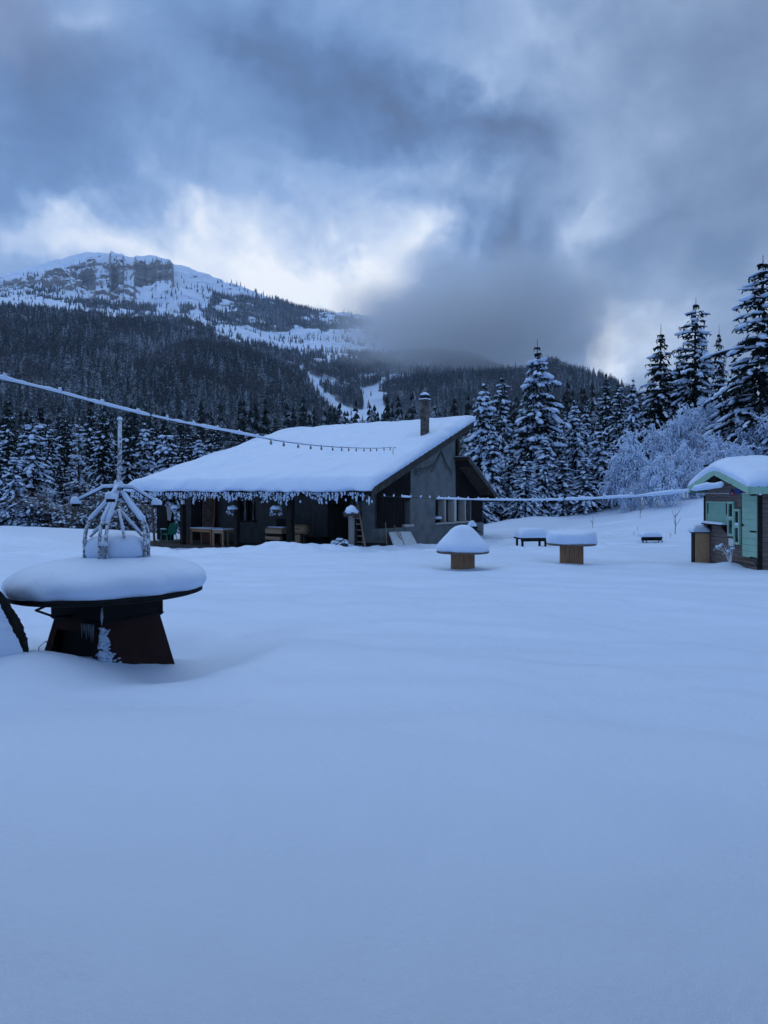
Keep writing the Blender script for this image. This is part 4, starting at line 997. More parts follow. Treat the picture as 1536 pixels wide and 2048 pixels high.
spool(925.5, 18.7, .655, 1131, 1102, [(.97, 0), (1.0, .03), (1.0, .08), (.97, .14), (.91, .20), (.82, .26), (.70, .33), (.57, .41), (.44, .49), (.31, .545), (.15, .575), (0, .58)], 3, 'wooden spool table under a bell-shaped heap of snow', .30)
spool(1143, 20.15, .65, 1118, 1086.5, [(.97, 0), (1.0, .03), (1.01, .12), (.995, .22), (.95, .29), (.85, .335), (.6, .355), (.3, .36), (0, .362)], 6, 'wooden spool table under a flat pillow of snow', .315)
def bench_table():
    D = 27.5; p = at(1062, 1087, D); zg = gz(p[0], p[1]); t = empty('square_table', (p[0], p[1], zg), .12, 'small four-legged table under a snow block behind the spool tables', 'table')
    h = at(1062, 1074.5, D)[2]-zg; w = .53
    MB().box((-w, -.42, h-.05), (w, .42, h)).build('tabletop', M['dark_timber'], t)
    for a, b_ in ((-.46, -.36), (-.46, .30), (.40, -.36), (.40, .30)): MB().box((a, b_, -.15), (a+.07, b_+.07, h-.052)).build('leg', M['dark_timber'], t)
    MB().box((-.5, -.40, h-.13), (.5, -.37, h-.052)).build('apron', M['dark_timber'], t)
    v, f = snow_slab(bil((-w, -.42, h+.003), (w, -.42, h+.003), (w, .42, h+.003), (-w, .42, h+.003)), 2*w, .84, .34, .22, 40, 34, seed=14, over=.02); mesh_obj('snow_cap', v, f, M['snow'], t)
bench_table()
def small_bench():
    D = 29.0; p = at(1302, 1085, D); zg = gz(p[0], p[1]); t = empty('metal_bench', (p[0], p[1], zg), .1, 'small black metal bench half buried on the open snow slope', 'bench')
    z0 = at(1302, 1081, D)[2]-zg; z1 = at(1302, 1073.5, D)[2]-zg; W = .40
    MB().hexa([(-W+.08, -.10, z0), (W-.02, -.10, z0), (W-.02, .06, z0), (-W+.08, .06, z0), (-W+.06, -.16, z1), (W, -.16, z1), (W, .08, z1), (-W+.06, .08, z1)]).build('seat_back', M['black_metal'], t)
    for x in (-W+.02, -W+.16, W-.16, W-.02): MB().tube([(x, -.12, -.12), (x+.015, -.12, z0+.02)], .018, 6).build('leg', M['black_metal'], t)
    MB().tube([(-W+.0, -.12, z0-.02), (-W-.05, -.14, z0+.06), (-W-.04, -.15, z1-.03), (-W+.04, -.15, z1), (-W+.12, -.14, z1-.05), (-W+.15, -.12, z0)], .022, 8).build('armrest', M['black_metal'], t, True)
    v, f = snow_slab(bil((-W-.02, -.17, z1+.003), (W-.03, -.17, z1+.003), (W-.03, .30, z1+.003), (-W-.02, .30, z1+.003)), .8, .47, .20, .16, 26, 20, seed=17, over=.02); mesh_obj('snow_cap', v, f, M['snow'], t)
small_bench()

# ------------------------------------------------------------------ fire table in the left foreground
def fire_table():
    C = (-3.0, 8.15); zr = -1.04; zb = -1.90
    t = empty('fire_table', (C[0], C[1], zb), 0, 'large round black fire table piled with snow in the left foreground', 'fire table')
    hr = zr-zb; R = 1.0
    tilt = lambda v: np.c_[v[:, 0], v[:, 1], v[:, 2]+v[:, 0]*.020]
    def add(name, m, matn, smooth=False, parent=None, tl=True):
        v = np.array(m.v); v = tilt(v) if tl else v; return mesh_obj(name, v, m.f, M[matn], parent or t, smooth)
    add('round_top', MB().lathe([(R*.55, hr-.075), (R*.96, hr-.062), (R, hr-.05), (R, hr-.01), (R*.98, hr)], 72), 'black_metal')
    rim = MB(); 
    m = MB().lathe([(r*R, z) for r, z in ((.955, -.012), (.985, .0), (1.010, .04), (1.020, .085), (1.008, .13), (.968, .178), (.905, .222), (.82, .262), (.70, .300), (.54, .332), (.35, .352), (.15, .36), (0, .36))], 140, (0, 0, hr+.004), nz=.075, seed=2)
    add('snow_cap', m, 'snow', True)
    # firebox: square box turned so that a corner faces the camera
    def sq(hw, z, rot, off=(0, 0)): return [(off[0]+math.cos(rot+k*math.pi/2)*hw*1.414, off[1]+math.sin(rot+k*math.pi/2)*hw*1.414, z) for k in range(4)]
    r0 = math.radians(-76)
    zf1 = hr-.06; zf0 = zf1-.215
    q0 = sq(.406, zf0, r0); q1 = sq(.406, zf1, r0)
    fb = MB().hexa(q0+q1); fb = add('firebox', fb, 'black_metal', tl=False)
    # raised face panel and tapered lip
    qa = sq(.395, zf0-.035, r0); qb = sq(.418, zf0-.002, r0); add('firebox_lip', MB().hexa(qa+qb), 'black_metal', tl=False)
    # flared steel base with an opening on the left face
    zt = zf0-.037; zz = -.05
    b0 = sq(.505, zz, r0); b1 = sq(.385, zt, r0)
    P = [np.array(p) for p in b0]; Q = [np.array(p) for p in b1]; base = MB()
    def wall(i, j, hole=False):
        a, b_, c_, d = P[i], P[j], Q[j], Q[i]; n = np.cross(b_-a, d-a); n = n/np.linalg.norm(n)*-.02
        L = lambda u, v: (a*(1-u)+b_*u)*(1-v)+(d*(1-u)+c_*u)*v
        if not hole: base.prism([tuple(L(*q)) for q in ((0, 0), (1, 0), (1, 1), (0, 1))], tuple(n)); return
        for u0, u1, v0, v1 in ((0, .12, 0, 1), (.86, 1, 0, 1), (.121, .859, .84, 1)): base.prism([tuple(L(*q)) for q in ((u0, v0), (u1, v0), (u1, v1), (u0, v1))], tuple(n))
    wall(0, 1); wall(1, 2); wall(2, 3); wall(3, 0, True)
    bs = base.build('flared_base', M['rust_steel'], t)
    MB().hexa(sq(.37, zz, r0)+sq(.30, zt-.04, r0)).build('inner_shell', M['black_metal'], bs)
    # handle loop on the left face of the firebox
    a = np.array(q0[3])*.62+np.array(q0[0])*.38; c_ = np.array(q0[3]); mid = (a+c_)/2
    MB().tube([tuple(np.array(q0[3])+[.02, -.02, .13]), tuple(np.array(q0[3])+[-.06, -.22, .09]), tuple(np.array(q0[0])*.35+np.array(q0[3])*.65+[-.05, -.22, .05]), tuple(np.array(q0[0])*.45+np.array(q0[3])*.55+[0, 0, .03])], .013, 7).build('handle', M['black_metal'], fb, True)
    # drift packed in the near corner and icicles below the lip
    g = np.random.default_rng(2); qn = np.array(b1[0]); pn = np.array(b0[0])
    cc, aa, ss_ = [], [], []
    for k in range(230):
        s = g.uniform(.05, 1.0); w = abs(g.normal(0, 1))*(.03+.15*s**1.6); p = qn*(1-s)+pn*s; e = (np.array(b0[1])-pn) if g.uniform() < .8 else (np.array(b0[3])-pn)*.3
        p = p+e*min(w, .5); cc.append(p+np.array([pn[0], pn[1], 0])/.7*.012); aa.append((g.normal(), g.normal(), g.normal())); ss_.append(g.uniform(.010, .030)*(.6+.7*s)*(1.25-min(w*2.5, .8)))
    ss_ = np.array(ss_); v, f = lumps(cc, aa, ss_*1.3, ss_, ss_*.6, g, .15); tag(mesh_obj('packed_snow', v, f, M['snow'], t), kind='stuff')
    for k in range(6):
        s = .62+.045*k; p = np.array(qa[3])*(1-s)+np.array(qa[0])*s; ln = g.uniform(.10, .24); MB().tube([tuple(p+[0, -.01, 0]), tuple(p+[0, -.01, -ln*.5]), tuple(p+[0, -.01, -ln])], [.014, .009, .002], 6).build('icicle', M['ice'], t, True)
    MB().tube([tuple(np.array(q0[0])+[.01, -.015, .15]), tuple(np.array(q0[0])+[.01, -.02, .05]), tuple(np.array(q0[0])+[.01, -.02, -.03])], [.010, .016, .003], 6).build('icicle', M['ice'], t, True)
fire_table()
def fire_crown():
    """rimed steel frame with spot lamps standing on the fire table"""
    C = np.array([-2.90, 8.20]); zb = -.735
    t = empty('grill_crown', (C[0], C[1], zb), 0, 'rimed steel frame with curved legs, a mast and spot lamps standing on the fire table', 'frame')
    # hub, mast
    hub = .79
    MB().tube([(0, 0, hub-.03), (0, 0, hub+.03), (.012, 0, hub+.40), (.012, 0, 1.53)], [.04, .026, .022, .022], 10).build('mast', M['rimed_steel'], t, True)
    snow_blob('snow_cap', (0, 0, hub+.0), .055, .055, .085, t, 1); snow_blob('snow_cap', (.012, 0, 1.525), .03, .03, .04, t, 2)
    # three double legs
    for a, rad in ((math.radians(196), .345), (math.radians(262), .34), (math.radians(-12), .335)):
        ca, sa = math.cos(a), math.sin(a); lg = None
        for s in (-1, 1):
            ox, oy = -sa*.030*s, ca*.030*s
            pts = [(ca*.03+ox*.3, sa*.03+oy*.3, hub-.04), (ca*rad*.45+ox*.7, sa*rad*.45+oy*.7, hub-.20), (ca*rad*.82+ox, sa*rad*.82+oy, hub-.345), (ca*rad*.95+ox*1.2, sa*rad*.95+oy*1.2, hub-.44), (ca*rad+ox*1.2, sa*rad+oy*1.2, hub-.56), (ca*rad+ox*1.2, sa*rad+oy*1.2, -.04)]
            # smooth it
            P = [np.array(p) for p in pts]; Q = []
            for i in range(len(P)-1):
                p0, p1, p2, p3 = P[max(i-1, 0)], P[i], P[i+1], P[min(i+2, len(P)-1)]
                for k in np.linspace(0, 1, 6)[:-1]: Q.append(.5*((2*p1)+(-p0+p2)*k+(2*p0-5*p1+4*p2-p3)*k*k+(-p0+3*p1-3*p2+p3)*k**3))
            Q.append(P[-1]); lg = MB().tube([tuple(q) for q in Q], .019, 8).build('leg', M['rimed_steel'], t, True)
            # snow lying along the sloping part
            MB().tube([tuple(np.array(q)+[0, 0, .017]) for q in Q[1:13]], [.012]+[.024]*9+[.018, .006], 8).build('snow_strip', M['snow'], lg, True)
        # web plate between the two tubes near the bottom with snow clump
        MB().tube([(ca*rad-sa*.036, sa*rad+ca*.036, .18), (ca*rad+sa*.036, sa*rad-ca*.036, .18)], .02, 6).build('leg_tie', M['rimed_steel'], t, True)
        v, f = lumps([(ca*rad, sa*rad, .20)], [(-sa, ca, 0)], [.05], [.035], [.035], np.random.default_rng(3)); mesh_obj('snow_cap', v, f, M['snow'], lg)
    # inner braces
    for a, l in ((math.radians(-60), .30), (math.radians(-25), .34), (math.radians(215), .30)):
        MB().tube([(0, 0, hub-.24), (math.cos(a)*l, math.sin(a)*l, .26)], .014, 6).build('brace', M['rimed_steel'], t, True)
        MB().tube([(math.cos(a)*l*.1, math.sin(a)*l*.1, hub-.255), (math.cos(a)*l*.9, math.sin(a)*l*.9, .31)], .015, 6).build('snow_strip', M['snow'], t, True)
    # lamp arms
    for a, r, dz in ((math.radians(178), .475, -.155), (math.radians(-82), .40, -.10), (math.radians(22), .40, -.17)):
        ca, sa = math.cos(a), math.sin(a)
        P = [(0, 0, hub), (ca*r*.36, sa*r*.36, hub-.005), (ca*r*.45, sa*r*.45, hub-.03), (ca*r, sa*r, hub+dz)]
        ar = MB().tube(P, .011, 7).build('lamp_arm', M['black_metal'], t, True)
        MB().tube([(p[0], p[1], p[2]+.017) for p in P], [.022, .021, .02, .017], 8).build('snow_strip', M['snow'], ar, True)
        lp = MB().lathe([(.048, hub+dz-.055), (.045, hub+dz-.02), (.025, hub+dz)], 12, (ca*r, sa*r, 0)).build('lamp', M['black_metal'], t, True)
        snow_blob('snow_cap', (ca*r, sa*r, hub+dz-.022), .056, .056, .075, lp, 4)
    # ring with snow heaped in it
    rg = MB()
    pts = [(math.cos(k*math.pi/18)*.345-.02, math.sin(k*math.pi/18)*.30, .02+.012*math.sin(k)) for k in range(37)]; ring = rg.tube(pts, .012, 6).build('grate_ring', M['black_metal'], t, True)
    m = MB().lathe([(.95, 0), (1.0, .04), (1.0, .10), (.95, .16), (.86, .205), (.68, .235), (.4, .245), (.15, .25), (0, .25)], 48, nz=.10, seed=11); v = np.array(m.v)*[.345, .30, 1]+[-.02, 0, .03]
    mesh_obj('snow_heap', v, m.f, M['snow'], ring)
fire_crown()
def left_log():
    """snow-loaded slab at the left frame edge, its bark edge showing"""
    D = 6.9; p = at(-30, 1300, D); t = empty('tilted_slab', (p[0], p[1], p[2]), 0, 'snow-buried tilted wooden slab with a ragged dark edge at the left border', 'slab')
    E = [(-90, 1100), (-20, 1165), (5, 1185), (18, 1202), (30, 1225), (42, 1240), (50, 1258), (54, 1275), (57, 1296), (58, 1320), (55, 1350)]
    g = np.random.default_rng(6); pts = []
    for i in range(len(E)-1):
        for k in np.linspace(0, 1, 5)[:-1]:
            q = at(E[i][0]*(1-k)+E[i+1][0]*k+g.normal(0, 1.3), E[i][1]*(1-k)+E[i+1][1]*k, D)-p; pts.append(q)
    w = MB(); n = len(pts)
    V = [tuple(q+[-.010, .02, -.01]) for q in pts]+[tuple(q+[-.05, .06, -.02]) for q in pts]+[tuple(q+[-.25, .50, -.10]) for q in pts]+[tuple(q+[-.35, .10, -.20]) for q in pts]
    Fs = []
    for a in range(4):
        b_ = (a+1) % 4
        Fs += [[a*n+i, a*n+i+1, b_*n+i+1, b_*n+i] for i in range(n-1)]
    w.add(V, Fs); w.build('wood_slab', M['dark_timber'], t)
    # snow blanket on the near side, smooth down to the ground
    rows = 14; S = []
    for r in range(rows):
        k = r/(rows-1)
        for i, q in enumerate(pts):
            wx, wy = q[0]-.80*k**1.1, q[1]-.62*k**.9; zg = gz(p[0]+wx, p[1]+wy)-p[2]-.03
            wx -= .012+.095*math.sin(min(1, i/40)*math.pi)**1.5*(1-k)**.5; wy -= .01
            S.append((wx, wy, -.012+q[2]*(1-k**1.3)+zg*k**1.3+.10*math.sin(k*3.14)*(1 if q[2] > zg else 0)))
    Fs = [[r*n+i, (r+1)*n+i, (r+1)*n+i+1, r*n+i+1] for r in range(rows-1) for i in range(n-1)]
    mesh_obj('snow_cover', np.array(S), Fs, M['snow'], t)
left_log()
def dry_stem(p, hgt, n, label, snow=True, seed=0):
    g = np.random.default_rng(seed); t = empty('dry_stalk', p, 0, label, 'plant')
    s = MB().tube([(0, 0, -.1), (.02*hgt, 0, hgt*.5), (0, 0, hgt)], [.012*hgt+.004, .010*hgt+.003, .004], 6).build('stem', M['bare_twig'], t)
    for k in range(n):
        a = g.uniform(0, 6.28); h = hgt*g.uniform(.3, .8); l = hgt*g.uniform(.25, .5)
        MB().tube([(0, 0, h), (math.cos(a)*l*.4, math.sin(a)*l*.4, h+l*.5), (math.cos(a)*l*.6, math.sin(a)*l*.6, h+l)], [.008*hgt+.002, .006*hgt+.002, .002], 5).build('twig', M['bare_twig'], t)
def stalks():
    for i, (px, py, D, h, n, lab) in enumerate(((1350, 1041, 31, 1.0, 5, 'bare forked sapling standing on the snow slope left of the kiosk'), (1341, 1055, 30, .22, 2, 'tiny dry stalk just below the forked sapling'), (1268, 1056, 32, .2, 3, 'tiny dry tuft on the slope above the metal bench'), (1185, 1050, 36, .55, 3, 'bent dry twig on the slope behind the flat snow table'), (1280, 1018, 38, .6, 4, 'dry weed stalk under the white shrubs'), (1275, 1040, 34, .18, 2, 'tiny dry stalk on the open snow bank'), (1410, 998, 30, .5, 2, 'thin dry stalk seen under the kiosk eave'))):
        p = at(px, py, D); dry_stem((p[0], p[1], gz(p[0], p[1])), h, n, lab, seed=i)
    dry = (82, 1283); p = at(82, 1285, 7.6); t = empty('dry_stalk', (p[0], p[1], gz(p[0], p[1])), 0, 'bent dry stalk in the hollow left of the fire table', 'plant')
    MB().tube([(-.03, 0, -.05), (-.02, 0, .10), (.05, 0, .16), (.12, 0, .13), (.16, 0, .04)], .005, 5).build('stem', M['bare_twig'], t); MB().tube([(.05, 0, .16), (.10, 0, .10), (.14, .02, .08)], .004, 5).build('twig', M['bare_twig'], t)
stalks()

# ------------------------------------------------------------------ the kiosk on the right
def kiosk():
    X0, Y0, Y1, X1 = 9.05, 18.12, 21.15, 13.4; ZB = -2.15; ZE = -.02
    K = empty('kiosk', (X0, Y0, ZB), 0, 'small brown plank kiosk with mint green trim and a snow-laden roof', 'kiosk')
    o = np.array([X0, Y0, ZB])
    def P(x, y, z): return (x-X0, y-Y0, z-ZB)
    yr = 19.62; VX = 8.65                            # ridge depth, verge
    zr = .50
    def under(y): return ZE+.04+(zr-ZE)*(1-abs(y-yr)/1.80) if abs(y-yr) < 1.8 else ZE
    g = np.random.default_rng(12)
    # inner walls
    MB().box(P(X0+.04, Y0+.04, ZB), P(X1, Y1, ZE-.05)).build('inner_wall', M['dark_siding'], K)
    # planks: left (gable) wall
    z = ZB; i = 0
    while z < zr-.02:
        h = .118; y0, y1 = Y0+.06, Y1
        if z+h > ZE-.02:
            k = max(0.0, (z+h-ZE)/(zr-ZE)); y0 = max(y0, yr-1.72*(1-k)); y1 = min(y1, yr+1.72*(1-k))
        if y1-y0 > .15: 
            j = g.uniform(-.006, .006); MB().box(P(X0+j, y0, z+.004), P(X0+.038, y1, z+h-.004)).build('plank', M['hut_wood_y'], K)
        z += h; i += 1
    z = ZB
    while z < ZE-.06:
        j = g.uniform(-.006, .006); MB().box(P(X0+.09, Y0+j, z+.004), P(X1, Y0+.038, z+.114)).build('plank', M['hut_wood_x'], K); z += .118
    MB().box(P(X0-.015, Y0-.02, ZB), P(X0+.085, Y0+.055, ZE-.06)).build('corner_post', M['dark_timber'], K)
    MB().box(P(X0-.015, Y1-.02, ZB), P(X0+.085, Y1+.055, ZE-.06)).build('corner_post', M['dark_siding'], K)
    MB().box(P(X0+.04, Y1+.002, ZB), P(X1, Y1+.04, ZE-.06)).build('rear_wall', M['hut_wood_x'], K)
    # roof slabs
    def slope(ya, yb, za, zb, th, x0, x1): return MB().hexa([P(x0, ya, za), P(x1, ya, za), P(x1, yb, zb), P(x0, yb, zb), P(x0, ya, za+th), P(x1, ya, za+th), P(x1, yb, zb+th), P(x0, yb, zb+th)])
    ye0, ye1 = yr-1.86, yr+1.66; ze0, ze1 = ZE+.03, ZE+.05
    r = slope(ye0, yr, ze0, zr, .08, VX, X1+.4).build('roof', M['dark_timber'], K); r2 = slope(yr, ye1, zr, ze1, .08, VX, X1+.4).build('roof', M['dark_timber'], K)
    # barge boards, eave fascia
    for (ya, yb, za, zb) in ((ye0-.02, yr, ze0, zr), (yr+.002, ye1+.02, zr, ze1)):
        MB().hexa([P(VX-.03, ya, za-.045), P(VX, ya, za-.045), P(VX, yb, zb-.045), P(VX-.03, yb, zb-.045), P(VX-.03, ya, za+.135), P(VX, ya, za+.135), P(VX, yb, zb+.135), P(VX-.03, yb, zb+.135)]).build('barge_board', M['mint'], r)
    MB().box(P(VX+.002, ye0-.035, ze0-.045), P(X1+.4, ye0-.005, ze0+.125)).build('eave_fascia', M['mint'], r)
    MB().box(P(VX+.002, ye1+.005, ze1-.045), P(X1+.4, ye1+.035, ze1+.125)).build('eave_fascia', M['mint'], r)
    x = VX+.2
    while x < X1+.3:
        MB().tube([P(x, ye0-.03, ze0+.125), P(x, ye0+.25, ze0+.21)], .03, 8).build('roof_rib', M['black_metal'], r); x += .24
    # snow over both slopes
    def base(U, V):
        xx = VX-.03+(X1+.42-VX)*U; yy = ye0-.02+(ye1-ye0+.04)*V
        zz = np.where(yy < yr, ze0+(zr-ze0)*(yy-ye0)/(yr-ye0), zr+(ze1-zr)*(yy-yr)/(ye1-yr))+.125
        zz = zz-.05*np.exp(-((yy-yr)/.25)**2)*1.0
        return np.stack([xx-X0, yy-Y0, zz-ZB], -1)
    v, f = snow_slab(base, 5.0, 3.6, .34, .40, 110, 80, seed=22, over=.06, amp=.14, wav=.15); mesh_obj('snow_cover', v, f, M['snow'], r)
    # serving hatch, its shelf and snow
    def Y(px): return X0/((px-CX)/F)
    def Zp(py, y): return (HY-py)/F*y
    ya, yb = Y(1458.5), Y(1417); ym = (ya+yb)/2
    zt, zb = Zp(1006, ym), Zp(1047, ym)
    h = MB().box(P(X0-.035, ya, zb), P(X0-.012, yb, zt)).build('hatch_shutter', M['mint_dark'], K)
    for a, b_, c_, d in ((ya-.03, ya, zb, zt+.04), (yb, yb+.03, zb, zt+.04), (ya, yb, zt+.002, zt+.04)): MB().box(P(X0-.05, a, c_), P(X0-.010, b_, d)).build('hatch_frame', M['mint'], h)
    for yy in (ya+.06, yb-.07): MB().box(P(X0-.050, yy, zt-.30), P(X0-.037, yy+.03, zt-.002)).build('hatch_hinge', M['black_metal'], h)
    s = MB().box(P(X0-.20, ya+.02, zb-.045), P(X0-.006, yb+.02, zb-.012)).build('serving_shelf', M['dark_timber'], K)
    v, f = snow_slab(bil(P(X0-.20, ya+.02, zb-.008), P(X0-.04, ya+.02, zb-.008), P(X0-.04, yb+.02, zb-.008), P(X0-.20, yb+.02, zb-.008)), .16, yb-ya, .055, .06, 12, 30, seed=3, over=.01); mesh_obj('snow_cap', v, f, M['snow'], s)
    for yy in (ya+.15, yb-.2):
        MB().prism([P(X0-.006, yy, zb-.046), P(X0-.15, yy, zb-.046), P(X0-.006, yy, zb-.24)], (0, .04, 0)).build('shelf_bracket', M['rust_steel'], s)
    # two glazed casements hung outside
    for k, (p0, p1, q0, q1, pm) in enumerate(((1460, 1471.5, 1003, 1072, 1038), (1473, 1484.5, 1018, 1089, 1053))):
        a, b_ = Y(p1), Y(p0); m = (a+b_)/2; t_, bt, md = Zp(q0, m), Zp(q1, m), Zp(pm, m); xo = X0-.05-.01*k
        w = MB().box(P(xo+.01, a+.02, bt+.02), P(xo+.02, b_-.02, t_-.02)).build('window_pane', M['dark_glass'], K)
        fr = .055
        for (y0, y1, z0, z1) in ((a, a+fr, bt, t_), (b_-fr, b_, bt, t_), (a+fr, b_-fr, t_-.06, t_), (a+fr, b_-fr, bt, bt+.06), (a+fr, b_-fr, md-.035, md+.035)):
            MB().box(P(xo-.02, y0, z0), P(xo+.04, y1, z1)).build('window_frame', M['mint'], w)
        v, f = snow_slab(bil(P(xo-.022, a+fr, md+.037), P(xo+.008, a+fr, md+.037), P(xo+.008, b_-fr, md+.037), P(xo-.022, b_-fr, md+.037)), .03, .2, .03+.05*k, .03, 6, 10, over=.0); mesh_obj('snow_cap', v, f, M['snow'], w)
    # door of horizontal boards
    a, b_ = Y(1517), Y(1488.5); m = (a+b_)/2; t_, bt = Zp(988, m), Zp(1115, m)
    d = MB().box(P(X0-.030, a+.01, bt), P(X0-.009, b_-.01, t_)).build('door', M['mint_dark'], K); n = 10; hh = (t_-bt)/n
    for k in range(n): MB().box(P(X0-.052, a, bt+k*hh+.003), P(X0-.031, b_, bt+(k+1)*hh-.003)).build('door_board', M['mint'], d)
    for q in (990, 1062, 1114): zz = Zp(q, m); MB().box(P(X0-.064, a-.02, zz-.018), P(X0-.0535, a+.30, zz+.014)).build('door_hinge', M['black_metal'], d)
    MB().box(P(X0-.075, b_-.07, Zp(1051, m)-.03), P(X0-.0535, b_-.045, Zp(1051, m)+.03)).build('door_handle', M['black_metal'], d)
    # painted letters under the gable, too small to read: blue strokes and a red figure
    a, b_ = Y(1487), Y(1459); L = lambda px: Y(px)
    for px0, px1, q0, q1, mt in ((1461, 1463.4, 980, 992, 'blue_paint'), (1463.4, 1466, 979, 982.5, 'blue_paint'), (1471, 1473.6, 977, 988, 'blue_paint'), (1474.2, 1476.8, 976.5, 988, 'blue_paint'), (1477.4, 1480.2, 977, 988, 'blue_paint'), (1480.8, 1483, 977.5, 987.5, 'blue_paint'), (1483.5, 1485.5, 979, 986.5, 'blue_paint')):
        y0, y1 = L(px1), L(px0); mm = (y0+y1)/2; MB().box(P(X0-.030, y0, Zp(q1, mm)), P(X0-.008, y1, Zp(q0, mm))).build('painted_letter', M[mt], K, bevel=.006)
    y0, y1 = L(1469.6), L(1465); mm = (y0+y1)/2; MB().lathe([(.0, -.0), (.05, .02), (.055, .07), (.04, .11), (0, .13)], 12, P(X0-.012, mm, Zp(992, mm))).build('painted_letter', M['red_paint'], K, True)
    # meter box
    a, b_ = Y(1471), Y(1461); m = (a+b_)/2; MB().box(P(X0-.06, a, Zp(1092, m)), P(X0-.009, b_, Zp(1077, m))).build('meter_box', M['meter_white'], K, bevel=.015)
    # ledge board, drain
    MB().box(P(X0-.05, Y0+.1, ZB+.40), P(X0-.009, Y(1462), ZB+.44)).build('plinth_board', M['hut_wood_y'], K)
    # cabinet at the far corner: a thing of its own
    c = empty('side_cabinet', (8.60, 20.80, -2.1), 0, 'pale brown plywood cabinet under a snow cap at the far corner of the kiosk', 'cabinet')
    zt = (HY-1064)/F*20.9+2.1
    MB().box((.03, .0, -.1), (.43, .20, zt-.03)).build('cabinet_body', M['box_wood'], c); MB().box((.0, .006, -.1), (.027, .20, zt-.031)).build('cabinet_side', M['dark_timber'], c)
    MB().box((-.03, -.03, zt-.028), (.435, .24, zt)).build('cabinet_top', M['dark_timber'], c)
    v, f = snow_slab(bil((-.05, -.05, zt+.003), (.43, -.05, zt+.003), (.43, .34, zt+.003), (-.05, .34, zt+.003)), .48, .4, .22, .14, 26, 26, seed=5, over=.02); mesh_obj('snow_cap', v, f, M['snow'], c)
    # snow-clotted dry plant by the wall
    p = (8.80, 19.05); gzv = gz(*p); t = empty('dry_plant', (p[0], p[1], gzv), 0, 'snow-clotted dry plant against the kiosk wall', 'plant')
    for k, (dx, dy, dz) in enumerate(((-.18, .15, .40), (-.05, .25, .42), (.02, -.1, .36), (-.15, -.2, .30), (.05, .1, .46))):
        MB().tube([(0, 0, -.1), (dx*.5, dy*.5, dz*.6), (dx, dy, dz)], [.012, .009, .005], 5).build('stem', M['frost_twig'], t)
        MB().tube([(dx*.6, dy*.6, dz*.7), (dx*1.2-.08, dy*1.1, dz*.9), (dx*1.3-.12, dy*1.3, dz*.75)], .006, 5).build('twig', M['frost_twig'], t)
    gg = np.random.default_rng(2); C = [(-.18, .15, .42), (-.26, .18, .40), (-.10, .28, .44), (-.16, -.22, .32), (.02, -.1, .38)]
    v, f = lumps(C, np.tile((1, .2, .2), (5, 1)), [.05]*5, [.04]*5, [.04]*5, gg); tag(mesh_obj('snow_clumps', v, f, M['snow'], t), kind='stuff')
kiosk()

# ------------------------------------------------------------------ the two strings of bulbs
def catmull(P, n):
    P = [np.array(p, float) for p in P]; Q = []
    for i in range(len(P)-1):
        p0, p1, p2, p3 = P[max(i-1, 0)], P[i], P[i+1], P[min(i+2, len(P)-1)]
        for k in np.linspace(0, 1, n, endpoint=False): Q.append(.5*((2*p1)+(-p0+p2)*k+(2*p0-5*p1+4*p2-p3)*k*k+(-p0+3*p1-3*p2+p3)*k**3))
    Q.append(P[-1]); return np.array(Q)
def bulb_string(name, pts, label, snow_ranges, bulbs, seed):
    Q = catmull(pts, 14); o = Q[0]; t = empty(name, tuple(o), 0, label, 'string lights'); g = np.random.default_rng(seed)
    MB().tube([tuple(q-o) for q in Q], .010, 5).build('cable', M['cable_rubber'], t, True)
    d = np.r_[0, np.cumsum(np.linalg.norm(np.diff(Q, axis=0), axis=1))]
    for (s0, s1, r0, r1) in snow_ranges:
        ss = np.arange(s0, s1, .045); C = np.stack([np.interp(ss, d, Q[:, k]) for k in range(3)], 1)-o
        rad = np.interp(ss, [s0, s1], [r0, r1])*(1+.22*fbm(ss*2.2, ss*0, 3, seed)+.10*fbm(ss*9, ss*0+4, 2, seed+1)); rad = np.maximum(rad, .006)
        e = np.minimum(ss-s0, s1-ss); rad *= np.clip(e/.06, .25, 1)
        C[:, 2] += rad*.75
        MB().tube([tuple(c) for c in C], list(rad), 8, 1.15).build('snow_sleeve', M['snow'], t, True)
    b0 = None
    for s, knob, r in bulbs:
        c = np.array([np.interp(s, d, Q[:, k]) for k in range(3)])-o
        if knob:
            v, f = lumps([c+[0, 0, r*1.5]], [(g.normal(0, .3), g.normal(0, .3), 1)], [r*1.9], [r*1.1], [r*1.1], g, .10); mesh_obj('bulb', v, f, M['snow'], t)
        else:
            m = MB().lathe([(.0, -.115), (.022, -.10), (.030, -.075), (.022, -.045), (.014, -.03), (.014, 0.0)], 8, tuple(c)); bb = m.build('bulb', M['bulb_glass'], t, True)
            v, f = lumps([c+[0, 0, .01]], [(1, .2, 0)], [.045], [.03], [.028], g); mesh_obj('snow_cap', v, f, M['snow'], bb)
def c1(px, py):
    u = (px-CX)/F; s = (7*u+3.86)/(4.31-24*u); D = 7+24*s; return at(px, py, D)
P1 = [c1(*q) for q in ((-140, 728), (-40, 748), (20, 762), (100, 781), (205, 809), (275, 826), (333, 839), (388, 850), (435, 859), (478, 867), (515, 874), (560, 882), (600, 887.5), (650, 892.5), (700, 895.5), (750, 896.5), (784, 895))]
L1 = np.r_[0, np.cumsum(np.linalg.norm(np.diff(P1, axis=0), axis=1))]
P1n = np.array(P1); near = lambda px: float(np.interp(px, [-140, -40, 20, 100, 205, 275, 333, 388, 435, 478, 515, 560, 600, 650, 700, 750, 784], L1))
